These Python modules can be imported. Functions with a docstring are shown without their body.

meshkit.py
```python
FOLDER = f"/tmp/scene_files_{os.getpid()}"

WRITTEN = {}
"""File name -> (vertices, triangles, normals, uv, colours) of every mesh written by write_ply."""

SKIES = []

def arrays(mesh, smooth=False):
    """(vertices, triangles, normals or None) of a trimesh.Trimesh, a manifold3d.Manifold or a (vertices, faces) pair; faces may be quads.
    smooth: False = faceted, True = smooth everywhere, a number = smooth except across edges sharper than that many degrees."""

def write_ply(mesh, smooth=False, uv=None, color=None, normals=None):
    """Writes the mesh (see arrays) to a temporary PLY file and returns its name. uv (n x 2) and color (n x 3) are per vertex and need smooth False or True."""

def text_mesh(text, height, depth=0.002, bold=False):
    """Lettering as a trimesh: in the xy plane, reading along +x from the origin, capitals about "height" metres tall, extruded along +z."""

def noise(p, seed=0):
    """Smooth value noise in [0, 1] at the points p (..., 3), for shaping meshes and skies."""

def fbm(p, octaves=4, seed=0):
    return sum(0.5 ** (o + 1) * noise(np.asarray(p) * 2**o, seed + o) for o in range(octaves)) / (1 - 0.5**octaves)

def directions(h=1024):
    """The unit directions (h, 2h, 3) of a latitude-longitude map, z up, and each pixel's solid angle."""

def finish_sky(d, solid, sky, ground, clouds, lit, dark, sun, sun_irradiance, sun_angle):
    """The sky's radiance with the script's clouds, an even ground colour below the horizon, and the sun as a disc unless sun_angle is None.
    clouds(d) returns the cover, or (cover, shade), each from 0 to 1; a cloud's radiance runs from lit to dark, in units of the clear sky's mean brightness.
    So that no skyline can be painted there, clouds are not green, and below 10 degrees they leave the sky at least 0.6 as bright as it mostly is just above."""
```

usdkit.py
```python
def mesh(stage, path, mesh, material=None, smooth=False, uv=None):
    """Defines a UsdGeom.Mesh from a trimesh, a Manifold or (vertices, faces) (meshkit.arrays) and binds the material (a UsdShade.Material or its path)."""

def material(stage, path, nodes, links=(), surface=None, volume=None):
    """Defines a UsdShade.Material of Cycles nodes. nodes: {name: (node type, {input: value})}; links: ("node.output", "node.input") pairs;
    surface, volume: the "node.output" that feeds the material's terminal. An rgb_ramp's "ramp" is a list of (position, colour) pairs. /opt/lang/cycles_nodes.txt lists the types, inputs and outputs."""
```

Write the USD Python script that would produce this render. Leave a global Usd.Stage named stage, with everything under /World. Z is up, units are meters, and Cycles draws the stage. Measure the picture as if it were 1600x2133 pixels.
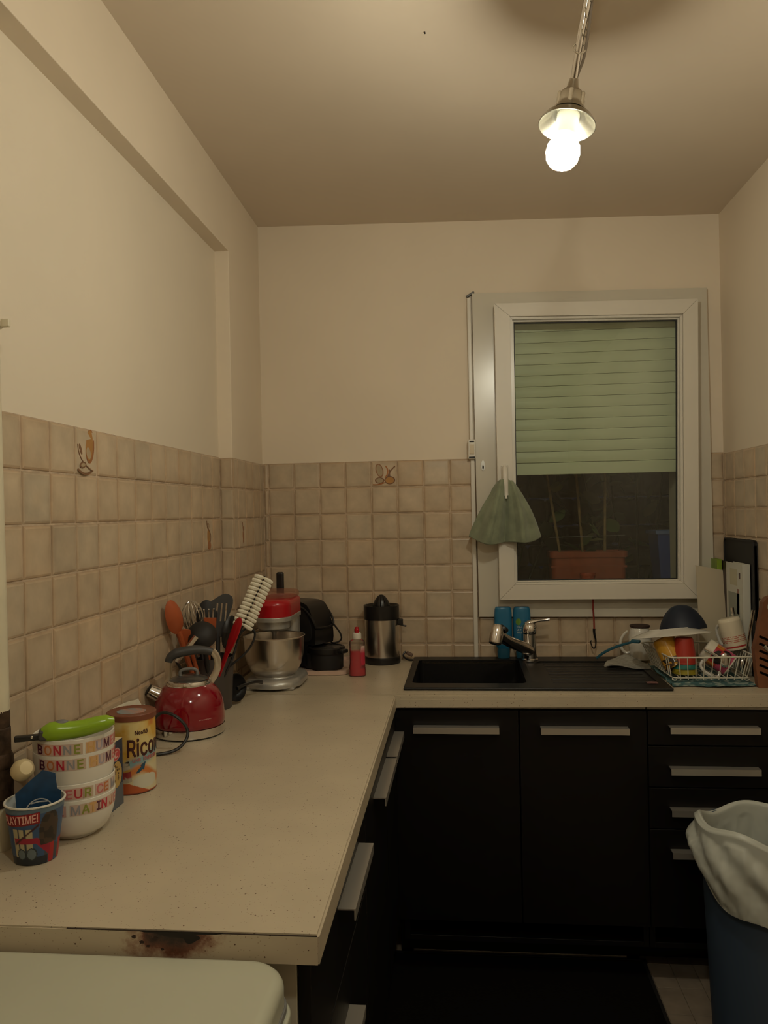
import math, random
import numpy as np, trimesh, manifold3d as m3, meshkit, usdkit
from pxr import Usd, UsdGeom, UsdLux, UsdShade, Gf, Sdf, Vt
from shapely.geometry import Polygon, LineString, box as sbox
from shapely import affinity

PI = math.pi
rng = np.random.default_rng(7)
stage = Usd.Stage.CreateInMemory()
UsdGeom.SetStageUpAxis(stage, 'Z'); UsdGeom.SetStageMetersPerUnit(stage, 1.0)
UsdGeom.Xform.Define(stage, '/World'); UsdGeom.Scope.Define(stage, '/World/Looks')

# ------------------------------------------------------------------ camera, light, exposure
EXPOSURE = 0.0
BULB, BULB_2 = 248.0, 245.0       # radiance of the two lit bulbs: the one in view, and the one of the lamp above the camera
BULB_COLOR = (1.0, 0.955, 0.765)
NIGHT = (0.0011, 0.0013, 0.0022)  # night sky outside the window
F_PX = 1673.04
def camera():
    yaw, pit, rol = .0996, -.0004, -.0195
    cy, sy = math.cos(yaw), math.sin(yaw)
    fw = np.array([-sy*math.cos(pit), cy*math.cos(pit), math.sin(pit)])
    r = np.array([cy, sy, 0.]); u = np.cross(r, fw)
    c, s = math.cos(rol), math.sin(rol)
    right, up = c*r+s*u, -s*r+c*u
    cam = UsdGeom.Camera.Define(stage, '/World/camera')
    eye = (.7948, 0., 1.4628)
    M = Gf.Matrix4d(
        right[0], right[1], right[2], 0, up[0], up[1], up[2], 0, -fw[0], -fw[1], -fw[2], 0, eye[0], eye[1], eye[2], 1)
    cam.AddTransformOp().Set(M)
    cam.CreateHorizontalApertureAttr(36.0); cam.CreateVerticalApertureAttr(48.0)
    cam.CreateFocalLengthAttr(36.0*F_PX/1600)
    cam.CreateClippingRangeAttr(Gf.Vec2f(.02, 200)); cam.CreateExposureAttr(EXPOSURE)
camera()
dome = UsdLux.DomeLight.Define(stage, '/World/night_sky')
dome.CreateColorAttr(Gf.Vec3f(*NIGHT)); dome.CreateIntensityAttr(1.0)

# ------------------------------------------------------------------ materials
LOOKS = {}
def srgb(r, g, b):
    f = lambda c: c/12.92 if c <= .04045 else ((c+.055)/1.055)**2.4
    return tuple(f(x/255.) for x in (r, g, b))
def mat(name, col, rough=.5, metal=0., var=0., vscale=12., bump=0., bscale=200., dist=.001, **kw):
    """One principled material; var: how far noise shifts the tone; bump: fine relief."""
    if name in LOOKS: return LOOKS[name]
    p = dict(base_color=tuple(col), roughness=rough, metallic=metal); p.update(kw)
    nodes, links = {'p': ('principled_bsdf', p)}, []
    if var or bump: nodes['g'] = ('geometry', {})
    if var:
        c = np.array(col)
        nodes['n'] = ('noise_texture', {'scale': vscale, 'detail': 4.0})
        nodes['r'] = ('rgb_ramp', {'ramp': [(.3, tuple(c*(1-var))), (.7, tuple(np.minimum(c*(1+var), 1)))]})
        links += [('g.position', 'n.vector'), ('n.fac', 'r.fac'), ('r.color', 'p.base_color')]
    if bump:
        nodes['bn'] = ('noise_texture', {'scale': bscale, 'detail': 3.0})
        nodes['b'] = ('bump', {'strength': bump, 'distance': dist})
        links += [('g.position', 'bn.vector'), ('bn.fac', 'b.height'), ('b.normal', 'p.normal')]
    LOOKS[name] = usdkit.material(stage, '/World/Looks/'+name, nodes, links, surface='p.BSDF')
    return LOOKS[name]
def paint(name, rough=.5, var=0., vscale=30., bump=0., bscale=150., **kw):
    """A printed or glazed surface: its colours are the mesh's own (primvar 'paint')."""
    if name in LOOKS: return LOOKS[name]
    nodes = {'a': ('attribute', {'attribute': 'paint'}), 'p': ('principled_bsdf', dict(roughness=rough, **kw))}
    links = []
    src = 'a.color'
    if var or bump: nodes['g'] = ('geometry', {})
    if var:
        nodes['n'] = ('noise_texture', {'scale': vscale, 'detail': 5.0, 'roughness': .6})
        nodes['r'] = ('rgb_ramp', {'ramp': [(.3, (1-var,)*3), (.7, (1+var*.6,)*3)]})
        nodes['m'] = ('mix', {'mix_type': 'multiply', 'fac': 1.0})
        links += [('g.position', 'n.vector'), ('n.fac', 'r.fac'), ('a.color', 'm.color1'), ('r.color', 'm.color2')]
        src = 'm.color'
    if bump:
        nodes['bn'] = ('noise_texture', {'scale': bscale, 'detail': 3.0})
        nodes['b'] = ('bump', {'strength': bump, 'distance': .001})
        links += [('g.position', 'bn.vector'), ('bn.fac', 'b.height'), ('b.normal', 'p.normal')]
    links.append((src, 'p.base_color'))
    LOOKS[name] = usdkit.material(stage, '/World/Looks/'+name, nodes, links, surface='p.BSDF')
    return LOOKS[name]

# ------------------------------------------------------------------ prims
used = {}
def numbered(parent, name):
    k = used.get((parent, name), 0); used[(parent, name)] = k+1
    return f'{parent}/{name}' if k == 0 else f'{parent}/{name}_{k:03d}'
def tags(p, label=None, cat=None, group=None, kind=None):
    for k, v in (('label', label), ('category', cat), ('group', group), ('kind', kind)):
        if v: p.SetCustomDataByKey(k, v)
    return p
def thing(name, label, cat, loc=(0, 0, 0), rz=0., group=None, kind=None):
    x = UsdGeom.Xform.Define(stage, numbered('/World', name))
    x.AddTranslateOp().Set(Gf.Vec3d(*map(float, loc)))
    if rz: x.AddRotateZOp().Set(math.degrees(rz))
    return tags(x.GetPrim(), label, cat, group, kind)
def obj(name, mesh, m, parent='/World', smooth=35, color=None, label=None, cat=None, group=None, kind=None):
    """One Mesh prim. color: a function of the vertices (n x 3 linear RGB), or one colour per vertex of an unsmoothed mesh."""
    par = parent if isinstance(parent, str) else str(parent.GetPath())
    if color is None:
        pr = usdkit.mesh(stage, numbered(par, name), mesh, m, smooth=smooth)
    else:
        if not callable(color): smooth = False
        v, f, n = meshkit.arrays(mesh, smooth)
        pr = usdkit.mesh(stage, numbered(par, name), mesh, m, smooth=smooth)
        c = color(v) if callable(color) else color
        pv = UsdGeom.PrimvarsAPI(pr).CreatePrimvar('paint', Sdf.ValueTypeNames.Color3fArray, 'vertex')
        pv.Set(Vt.Vec3fArray.FromNumpy(np.ascontiguousarray(c, np.float32)))
    return tags(pr.GetPrim(), label, cat, group, kind)

# ------------------------------------------------------------------ shapes
def T(m, loc=(0, 0, 0), rx=0, ry=0, rz=0, s=None):
    m = m.copy()
    if s is not None: m.apply_scale(s)
    for a, ax in ((rx, [1, 0, 0]), (ry, [0, 1, 0]), (rz, [0, 0, 1])):
        if a: m.apply_transform(trimesh.transformations.rotation_matrix(a, ax))
    m.apply_translation(loc); return m
def cat(*ms): return trimesh.util.concatenate([m for m in ms])
def box(x0, x1, y0, y1, z0, z1, r=.0015, seg=1):
    """A box with rounded edges of radius r."""
    r = min(r, (x1-x0)*.49, (y1-y0)*.49, (z1-z0)*.49)
    pts = []
    n = seg+1
    for sx, X in ((-1, x0+r), (1, x1-r)):
        for sy, Y in ((-1, y0+r), (1, y1-r)):
            for sz, Z in ((-1, z0+r), (1, z1-r)):
                for i in range(n+1):
                    for j in range(n+1-i):
                        d = np.array([i, j, n-i-j], float); d /= np.linalg.norm(d)
                        pts.append([X+sx*r*d[0], Y+sy*r*d[1], Z+sz*r*d[2]])
    return trimesh.convex.convex_hull(np.array(pts))
def lathe(prof, n=48, sx=1., sy=1.):
    """Closed solid of revolution about z from (r, z) pairs, bottom to top along the outside (and back along the inside of a vessel)."""
    m = trimesh.creation.revolve(np.array(prof, float), sections=n)
    m.merge_vertices(); m.fix_normals()
    if sx != 1 or sy != 1: m.apply_scale([sx, sy, 1])
    return m
def smoothpath(p, n=8):
    p = np.array(p, float)
    if len(p) < 3: return p
    from scipy.interpolate import CubicSpline
    t = np.r_[0, np.cumsum(np.linalg.norm(np.diff(p, axis=0), axis=1))]
    return CubicSpline(t, p)(np.linspace(0, t[-1], n*(len(p)-1)+1))
def tube(path, r, n=8, sx=1., closed=False):
    """A round bar along path; r: one radius or one per point; sx flattens it."""
    p = np.array(path, float); k = len(p)
    r = np.full(k, float(r)) if np.ndim(r) == 0 else np.interp(np.linspace(0, 1, k), np.linspace(0, 1, len(r)), r)
    if closed: t = np.roll(p, -1, 0)-np.roll(p, 1, 0)
    else: t = np.gradient(p, axis=0)
    t /= np.linalg.norm(t, axis=1, keepdims=True)
    a = np.array([0, 0, 1.]) if abs(t[0][2]) < .9 else np.array([1., 0, 0])
    u = np.cross(t[0], a); u /= np.linalg.norm(u)
    rings = []
    for i in range(k):
        u = u-t[i]*np.dot(u, t[i]); u /= np.linalg.norm(u)
        w = np.cross(t[i], u)
        an = np.arange(n)*2*PI/n
        rings.append(p[i]+r[i]*(np.cos(an)[:, None]*u*sx+np.sin(an)[:, None]*w))
    v = np.vstack(rings); f = []
    for i in range(k if closed else k-1):
        for j in range(n):
            a0, b0 = i*n+j, i*n+(j+1) % n
            a1, b1 = ((i+1) % k)*n+j, ((i+1) % k)*n+(j+1) % n
            f += [[a0, b0, b1], [a0, b1, a1]]
    if not closed:
        v = np.vstack([v, p[0], p[-1]]); c0, c1 = k*n, k*n+1
        for j in range(n):
            f += [[c0, (j+1) % n, j], [c1, (k-1)*n+j, (k-1)*n+(j+1) % n]]
    m = trimesh.Trimesh(v, f, process=False); m.fix_normals(); return m
def prism(poly, z0, z1):
    """A flat outline (shapely polygon or points) extruded from z0 to z1."""
    if not hasattr(poly, 'exterior'): poly = Polygon(poly)
    m = trimesh.creation.extrude_polygon(poly, z1-z0, engine='earcut'); m.apply_translation([0, 0, z0]); return m
def upright(m):
    """xy outline drawn in the x-z plane instead; its thickness then runs along -y."""
    return T(m, rx=PI/2)
def mf(m): return m3.Manifold(m3.Mesh(np.asarray(m.vertices, np.float32), np.asarray(m.faces, np.uint32)))
def tm(m):
    q = m.to_mesh(); return trimesh.Trimesh(q.vert_properties[:, :3], q.tri_verts, process=False)
def cut(a, *bs):
    a = mf(a)
    for b in bs: a = a-mf(b)
    return tm(a)
def union(*ms):
    a = mf(ms[0])
    for b in ms[1:]: a = a+mf(b)
    return tm(a)
def grid(fn, nu, nv, closed=False):
    """A surface from fn(u, v), u and v running over [0, 1] (arrays); quads split into triangles."""
    U, V = np.meshgrid(np.linspace(0, 1, nu), np.linspace(0, 1, nv), indexing='ij')
    P = np.stack(np.broadcast_arrays(*fn(U, V)), -1).reshape(-1, 3)
    i, j = np.meshgrid(np.arange(nu-1), np.arange(nv-1), indexing='ij')
    a = (i*nv+j).ravel(); b = a+nv
    f = np.vstack([np.stack([a, b, b+1], 1), np.stack([a, b+1, a+1], 1)])
    return trimesh.Trimesh(P, f, process=False)
def thicken(g, t):
    """Gives an open grid surface a thickness t against its normals."""
    n = meshkit.arrays(g, True)[2]
    k = len(g.vertices); v = np.vstack([g.vertices, g.vertices-n*t])
    f = np.vstack([g.faces, g.faces[:, ::-1]+k])
    e = np.sort(g.edges, axis=1); uq, inv, cnt = np.unique(e, axis=0, return_inverse=True, return_counts=True)
    b = g.edges[cnt[inv.ravel()] == 1]
    f = np.vstack([f, np.stack([b[:, 1], b[:, 0], b[:, 0]+k], 1), np.stack([b[:, 1], b[:, 0]+k, b[:, 1]+k], 1)])
    return trimesh.Trimesh(v, f, process=False)
def letters(s, h, bold=True, depth=.0006):
    m = meshkit.text_mesh(s, h, depth, bold); return m
def wrap(m, R, a0, z0, lean=0., eps=.0003, center=True):
    """Bends flat lettering (x right, y up) round a vertical cylinder of radius R (a number or a function of z); a0: the angle of its middle."""
    m = m.copy()
    v, f = trimesh.remesh.subdivide_to_size(m.vertices, m.faces, .006)
    x = v[:, 0]-(m.bounds[:, 0].mean() if center else 0)
    z = z0+v[:, 1]+lean*x
    r = R(z) if callable(R) else R
    rr = r+eps+v[:, 2]
    R0 = float(np.mean(r)); a = a0+x/R0
    return trimesh.Trimesh(np.stack([rr*np.cos(a), rr*np.sin(a), z], 1), f, process=False)
def quadframe(o, i, y0, y1):
    """A flat frame in the x-z plane between outer and inner corners (TL, TR, BR, BL), from depth y0 (front) to y1."""
    p = Polygon(o, [i]); m = prism(p, 0, y1-y0)
    m = upright(m); m.apply_translation([0, y1, 0]); return m
# ------------------------------------------------------------------ looks
WALL = mat('wall_paint', (.75, .645, .51), .6, var=.03, vscale=2.5, bump=.15, bscale=260, dist=.0006)
CEIL = mat('ceiling_paint', (.68, .575, .455), .75, var=.03, vscale=2., bump=.1, bscale=200, dist=.0006)
TILE = paint('glazed_tile', .30, var=.15, vscale=15., bump=.12, bscale=60.)
GROUT = mat('grout', (.50, .385, .275), .9, var=.2, vscale=40)
PRINT = paint('printed_colours', .38)
GLAZE = paint('ceramic_print', .14)
WOODP = paint('mat_colours', .6)
PVC = mat('white_pvc', (.68, .63, .54), .42, var=.03, vscale=4)
PVC2 = mat('white_pvc_trim', (.69, .65, .57), .3)
CHROME = mat('chrome', (.72, .70, .68), .12, 1.)
STEEL = mat('brushed_steel', (.66, .62, .57), .22, 1., anisotropic=.6)
ALU = mat('aluminium', (.62, .59, .54), .30, .75)
SILVER = mat('silver_plastic', (.46, .45, .42), .33, .55)
BLACK = mat('black_plastic', (.010, .009, .009), .32)
BLACKM = mat('matt_black', (.013, .012, .012), .6)
DGREY = mat('dark_grey_plastic', (.045, .045, .047), .45)
GREY = mat('grey_plastic', (.17, .17, .165), .5)
REDG = mat('red_enamel', (.22, .0012, .009), .13, coat_weight=.6)
REDP = mat('red_plastic', (.40, .006, .012), .25)
ORANGE = mat('orange_silicone', (.42, .095, .03), .45)
WHITEC = mat('white_ceramic', (.70, .67, .60), .13)
WHITEP = mat('white_enamel', (.48, .485, .385), .25, var=.02, vscale=5)
CABINET = mat('black_brown_front', (.0026, .0019, .0018), .45, var=.25, vscale=30, bump=.1, bscale=120, specular_ior_level=.35)
CARCASS = mat('white_melamine', (.55, .50, .40), .5)
GRANITE = mat('black_granite_composite', (.0075, .0068, .0066), .42, var=.35, vscale=180, bump=.25, bscale=420, dist=.0006, specular_ior_level=.35)
def speckled(name, base, scorch=None):
    if name in LOOKS: return LOOKS[name]
    nodes = {'g': ('geometry', {}), 'n': ('noise_texture', {'scale': 7., 'detail': 4.}),
             'r': ('rgb_ramp', {'ramp': [(.3, tuple(np.array(base)*.93)), (.7, tuple(np.array(base)*1.05))]}),
             'v': ('voronoi_texture', {'scale': 120., 'randomness': 1.}), 'vs': ('separate_color', {}),
             's1': ('math', {'math_type': 'less_than', 'value2': .14}), 's2': ('math', {'math_type': 'less_than', 'value2': .28}),
             'k': ('math', {'math_type': 'multiply'}),
             'v2': ('voronoi_texture', {'scale': 260., 'randomness': 1.}), 'vs2': ('separate_color', {}),
             't1': ('math', {'math_type': 'less_than', 'value2': .22}), 't2': ('math', {'math_type': 'less_than', 'value2': .30}),
             'k2': ('math', {'math_type': 'multiply'}), 'k3': ('math', {'math_type': 'multiply', 'value2': .45}),
             'm': ('mix', {'color2': (.10, .05, .025)}), 'm2': ('mix', {'color2': (.20, .12, .07)}),
             'p': ('principled_bsdf', {'roughness': .33})}
    links = [('g.position', 'n.vector'), ('n.fac', 'r.fac'), ('g.position', 'v.vector'), ('v.color', 'vs.color'),
             ('v.distance', 's1.value1'), ('vs.r', 's2.value1'), ('s1.value', 'k.value1'), ('s2.value', 'k.value2'),
             ('g.position', 'v2.vector'), ('v2.color', 'vs2.color'), ('v2.distance', 't1.value1'), ('vs2.r', 't2.value1'),
             ('t1.value', 'k2.value1'), ('t2.value', 'k2.value2'), ('k2.value', 'k3.value1'),
             ('r.color', 'm2.color1'), ('k3.value', 'm2.fac'), ('m2.color', 'm.color1'), ('k.value', 'm.fac')]
    out = 'm.color'
    if scorch:          # a burnt stain of irregular outline round a point of the x-z plane
        M = lambda t, **k: ('math', dict(math_type=t, **k))
        nodes.update({'xyz': ('separate_xyz', {}), 'x0': M('subtract', value2=scorch[0]), 'x1': M('divide', value2=.078), 'x2': M('multiply'), 'z0': M('subtract', value2=scorch[1]), 'z1': M('divide', value2=.042), 'z2': M('multiply'),
                      'dd': M('add'), 'd': M('sqrt'), 'bn': ('noise_texture', {'scale': 42., 'detail': 5., 'roughness': .65}), 'b0': M('subtract', value2=.5), 'b1': M('multiply', value2=1.3), 'e': M('add'),
                      'cr': ('rgb_ramp', {'ramp': [(0., (.016, .009, .007)), (.22, (.035, .014, .009)), (.48, (.12, .036, .018)), (.8, (.26, .11, .06)), (1., (.40, .26, .17))]}),
                      'fr': ('rgb_ramp', {'ramp': [(0., (1, 1, 1)), (.55, (.95, .95, .95)), (.8, (.45, .45, .45)), (1., (0, 0, 0))]}), 'fb': ('rgb_to_bw', {}), 'sm': ('mix', {})})
        links += [('g.position', 'xyz.vector'), ('xyz.x', 'x0.value1'), ('x0.value', 'x1.value1'), ('x1.value', 'x2.value1'), ('x1.value', 'x2.value2'), ('xyz.z', 'z0.value1'), ('z0.value', 'z1.value1'), ('z1.value', 'z2.value1'), ('z1.value', 'z2.value2'),
                  ('x2.value', 'dd.value1'), ('z2.value', 'dd.value2'), ('dd.value', 'd.value1'), ('g.position', 'bn.vector'), ('bn.fac', 'b0.value1'), ('b0.value', 'b1.value1'), ('b1.value', 'e.value1'), ('d.value', 'e.value2'),
                  ('e.value', 'cr.fac'), ('e.value', 'fr.fac'), ('fr.color', 'fb.color'), ('fb.val', 'sm.fac'), ('m.color', 'sm.color1'), ('cr.color', 'sm.color2')]
        out = 'sm.color'
    links.append((out, 'p.base_color'))
    LOOKS[name] = usdkit.material(stage, '/World/Looks/'+name, nodes, links, surface='p.BSDF')
    return LOOKS[name]
WORKTOP = speckled('speckled_laminate', (.53, .455, .335))
def pane_look():
    return usdkit.material(stage, '/World/Looks/window_glass', {
        'f': ('fresnel', {'IOR': 1.5}), 't': ('transparent_bsdf', {'color': (.90, .94, .90)}),
        'g': ('glossy_bsdf', {'color': (1, 1, 1), 'roughness': 0.}), 'm': ('mix_closure', {})},
        [('f.fac', 'm.fac'), ('t.BSDF', 'm.closure1'), ('g.BSDF', 'm.closure2')], surface='m.closure')
PANE = pane_look()
def glow(name, strength):
    return usdkit.material(stage, '/World/Looks/'+name, {'e': ('emission', {'color': BULB_COLOR, 'strength': strength})}, [], surface='e.emission')
LIT, LIT_2 = glow('lit_bulb', BULB), glow('lit_bulb_above', BULB_2)

# ------------------------------------------------------------------ the room
XL, XR, YB, YF = -.03, 1.745, 3.0576, -1.4     # left wall (recess), right wall, back wall, wall behind the camera
XP = .018                                       # face of the beam and pilaster
ZT = .900                                       # worktop height
def slab(pts, z0, z1): return prism(pts, z0, z1)
floor = thing('floor', None, None, kind='structure')
obj('screed', box(-.2, 1.9, YF-.1, 3.2, -.06, -.004, .001), GROUT, floor)
nF = 0
FT = mat('floor_tile', (.27, .22, .17), .5, var=.15, vscale=20)
for i in range(-5, 5):
    for j in range(9):
        x0, y0 = 1.42+.07*i, 1.60+.13*j
        x1 = min(x0+.0685, XR-.001)
        if x1 > x0+.01: obj('tile', box(x0, x1, y0, y0+.1285, -.006, .0, .0012), FT, floor)
obj('far_floor_tile', cat(*[box(-.03+.16*i, -.03+.16*i+.157, YF+.17*j, YF+.17*j+.167, -.006, 0., .0012) for i in range(11) for j in range(17)]), FT, floor, kind='stuff')

zcl = lambda y: 2.579+.0225*(YB-y)
zcr = lambda y: 2.531-.010*(YB-y)
ceil = thing('ceiling', None, None, kind='structure')
cg = grid(lambda u, v: (XL-.02+u*(XR-XL+.04), YF-.02+v*(YB-YF+.04), (1-u)*zcl(YF+v*(YB-YF))+u*zcr(YF+v*(YB-YF))+.08), 24, 24)
obj('plaster', thicken(cg, .08), CEIL, ceil)
obj('wall_front', box(-.2, 1.95, YF-.12, YF, -.06, 2.8, .001), WALL, kind='structure')

TB = np.array((.535, .425, .30)); TE = np.array((.455, .33, .215))
def tile_mesh(w, h, seed, corner=0.):
    """A glazed wall tile in its own plane: x right, y up, z out of the wall; slightly pillowed, each a little uneven."""
    q = np.random.default_rng(seed)
    rings = [(0., 0.), (.0020, .0028), (.0062, .0042), (min(.020, w*.4, h*.4), .0045)]
    tone = 1+q.normal(0, .035); warm = q.normal(0, .02)
    tilt = q.normal(0, .0005, 2)
    v, c = [], []
    cols = (TE*.85, TE*1.05, TE*.4+TB*.6, TB)
    for (ins, z), col in zip(rings, cols):
        for x, y in ((ins, ins), (w/2, ins), (w-ins, ins), (w-ins, h/2), (w-ins, h-ins), (w/2, h-ins), (ins, h-ins), (ins, h/2)):
            v.append([x, y, z+(tilt[0]*(x/w-.5)+tilt[1]*(y/h-.5))*2*(z > 0)])
            c.append(col*tone*(1+q.normal(0, .03))*np.array((1+warm, 1, 1-warm)))
    v.append([w/2, h/2, .0047]); c.append(TB*1.03*tone)
    f = []
    for k in range(3):
        for j in range(8):
            a, b = k*8+j, k*8+(j+1) % 8
            f += [[a, b, b+8], [a, b+8, a+8]]
    for j in range(8): f.append([24+j, 24+(j+1) % 8, 32])
    return trimesh.Trimesh(v, f, process=False), np.array(c)
seed = [100]
def lay(parent, joints_u, joints_v, place, skip=None, motifs={}, gap=.0022):
    """Tiles between successive joints; place maps (u, v, out) of the wall's plane to the room."""
    for a, (u0, u1) in enumerate(zip(joints_u[:-1], joints_u[1:])):
        for b, (v1, v0) in enumerate(zip(joints_v[:-1], joints_v[1:])):
            if skip and skip(u0, u1, v0, v1): continue
            g = gap/2; w, h = u1-u0-2*g, v1-v0-2*g
            if w < .004 or h < .004: continue
            seed[0] += 1
            m, c = tile_mesh(w, h, seed[0])
            if (a, b) in motifs:
                c = c*1.08
            m.apply_translation([u0+g, v0+g, 0]); m.vertices = place(m.vertices)
            t = obj('tile', m, TILE, parent, color=c)
            if (a, b) in motifs:
                mm, mc = motifs[(a, b)]
                mm = mm.copy(); mm.apply_scale([1.22, 1.12, 1]); mm.apply_translation([u0+.5*(u1-u0), v0+.5*(v1-v0), .0044]); mm.vertices = place(mm.vertices)
                obj('painted_motif', mm, TILE, t, color=mc, label='small painted kitchen motif on the tile')
def flat(polys):
    """Flat painted shapes: [(points or polygon, colour)] -> mesh and vertex colours."""
    ms, cs = [], []
    for k, (p, col) in enumerate(polys):
        p = p if hasattr(p, 'exterior') else Polygon(p)
        m = prism(p.buffer(0), .0002, .0005+.00012*k); ms.append(m); cs.append(np.tile(col, (len(m.vertices), 1)))
    return trimesh.util.concatenate(ms), np.vstack(cs)
def ell(cx, cy, a, b, rot=0, n=20):
    t = np.arange(n)*2*PI/n
    return affinity.rotate(Polygon(np.stack([cx+a*np.cos(t), cy+b*np.sin(t)], 1)), rot, origin=(cx, cy))
def stroke(p, w): return LineString(smoothpath(p, 5)).buffer(w)
OR1, OR2, BRN, CRM = np.array((.42, .20, .05)), np.array((.33, .12, .035)), np.array((.20, .095, .045)), np.array((.45, .34, .21))
jar = flat([(ell(.012, .012, .017, .034, -6), OR2), (ell(.010, .014, .0135, .030, -6), OR1), (ell(.006, -.002, .008, .012, 20), CRM),
            (stroke([(-.034, .012), (-.022, -.014), (.004, -.030), (.022, -.036)], .0012), BRN), (ell(-.024, .004, .0035, .011, 25), BRN),
            (ell(-.016, -.026, .012, .006, 10), BRN), (ell(-.016, -.026, .008, .0035, 10), CRM), (stroke([(-.034, -.036), (-.01, -.043), (.014, -.038)], .0022), BRN)])
fruit = flat([(ell(-.014, .012, .012, .024, 12), BRN*1.5), (ell(-.014, .012, .009, .020, 12), CRM*.9), (ell(-.014, -.022, .015, .011), BRN), (ell(-.014, -.022, .011, .008), CRM*.8),
              (ell(.018, -.022, .017, .014), BRN), (ell(.018, -.022, .0135, .011), OR1*1.05), (stroke([(.004, -.012), (.012, .012), (.006, .026)], .002), OR2*1.3),
              (stroke([(.012, -.01), (.026, .016), (.034, .024)], .002), BRN), (stroke([(-.034, -.036), (-.01, -.034), (.0, -.030)], .002), OR2), (stroke([(.018, -.008), (.018, .014)], .0015), BRN)])
pot_motif = flat([(ell(0, -.004, .012, .022, 0), OR1), (ell(-.004, .026, .009, .009), BRN), (ell(-.004, .026, .006, .006), CRM), (ell(.004, -.030, .013, .012), OR2),
                  (stroke([(-.014, .04), (-.008, .022), (.010, .008), (.012, -.02)], .0015), BRN)])
twig = flat([(ell(.002, -.01, .007, .018, 8), OR2*1.1), (stroke([(-.004, .034), (.0, .01), (-.003, -.03)], .002), BRN*1.4), (ell(.007, .016, .005, .008, -20), BRN*1.5)])

# left wall: plaster set back under a beam and beside a pilaster
wl = thing('wall_left', None, None, kind='structure')
obj('plaster', box(XL-.12, XL, YF, 2.66, -.06, 2.8, .0005), mat('wall_paint_left', (.735, .645, .515), .6, var=.03, vscale=2.5, bump=.15, bscale=260, dist=.0006), wl)
obj('beam', box(XL-.1, XP, YF, 2.655, 2.355, 2.8, .002), WALL, wl, label='plastered beam running along the top of the wall')
obj('pilaster', box(XL-.1, XP, 2.653, YB+.1, -.06, 2.8, .002), WALL, wl, label='shallow plastered pilaster in the corner')
K = 1.0378
lu = [1.427+.10378*i for i in range(-5, 12)]; lu.append(2.6525)
lv = [1.6578-.10378*j for j in range(8)]; lv.append(ZT)
obj('grout', box(XL-.001, XL+.0008, lu[0], 2.652, ZT-.03, lv[0], .0003), GROUT, wl)
lay(wl, lu, lv, lambda v: np.stack([XL+v[:, 2], v[:, 0], v[:, 1]], 1)[:, :], motifs={(7, 0): jar, (15, 2): pot_motif})
pz = [1.655-.1033*j for j in range(8)]; pz.append(ZT)
obj('grout', box(XL, XP, 2.6522, 2.654, ZT-.03, pz[0], .0003), GROUT, wl)
lay(wl, [XL+.0035, XP+.003], pz, lambda v: np.stack([v[:, 0], 2.653-v[:, 2], v[:, 1]], 1))
pu = [2.6505, 2.70, 2.80, 2.90, 3.0, 3.0560]
obj('grout', box(XP-.001, XP+.0008, 2.651, YB, ZT-.03, pz[0], .0003), GROUT, wl)
lay(wl, pu, pz, lambda v: np.stack([XP+v[:, 2], v[:, 0], v[:, 1]], 1), motifs={(1, 2): twig})

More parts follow.
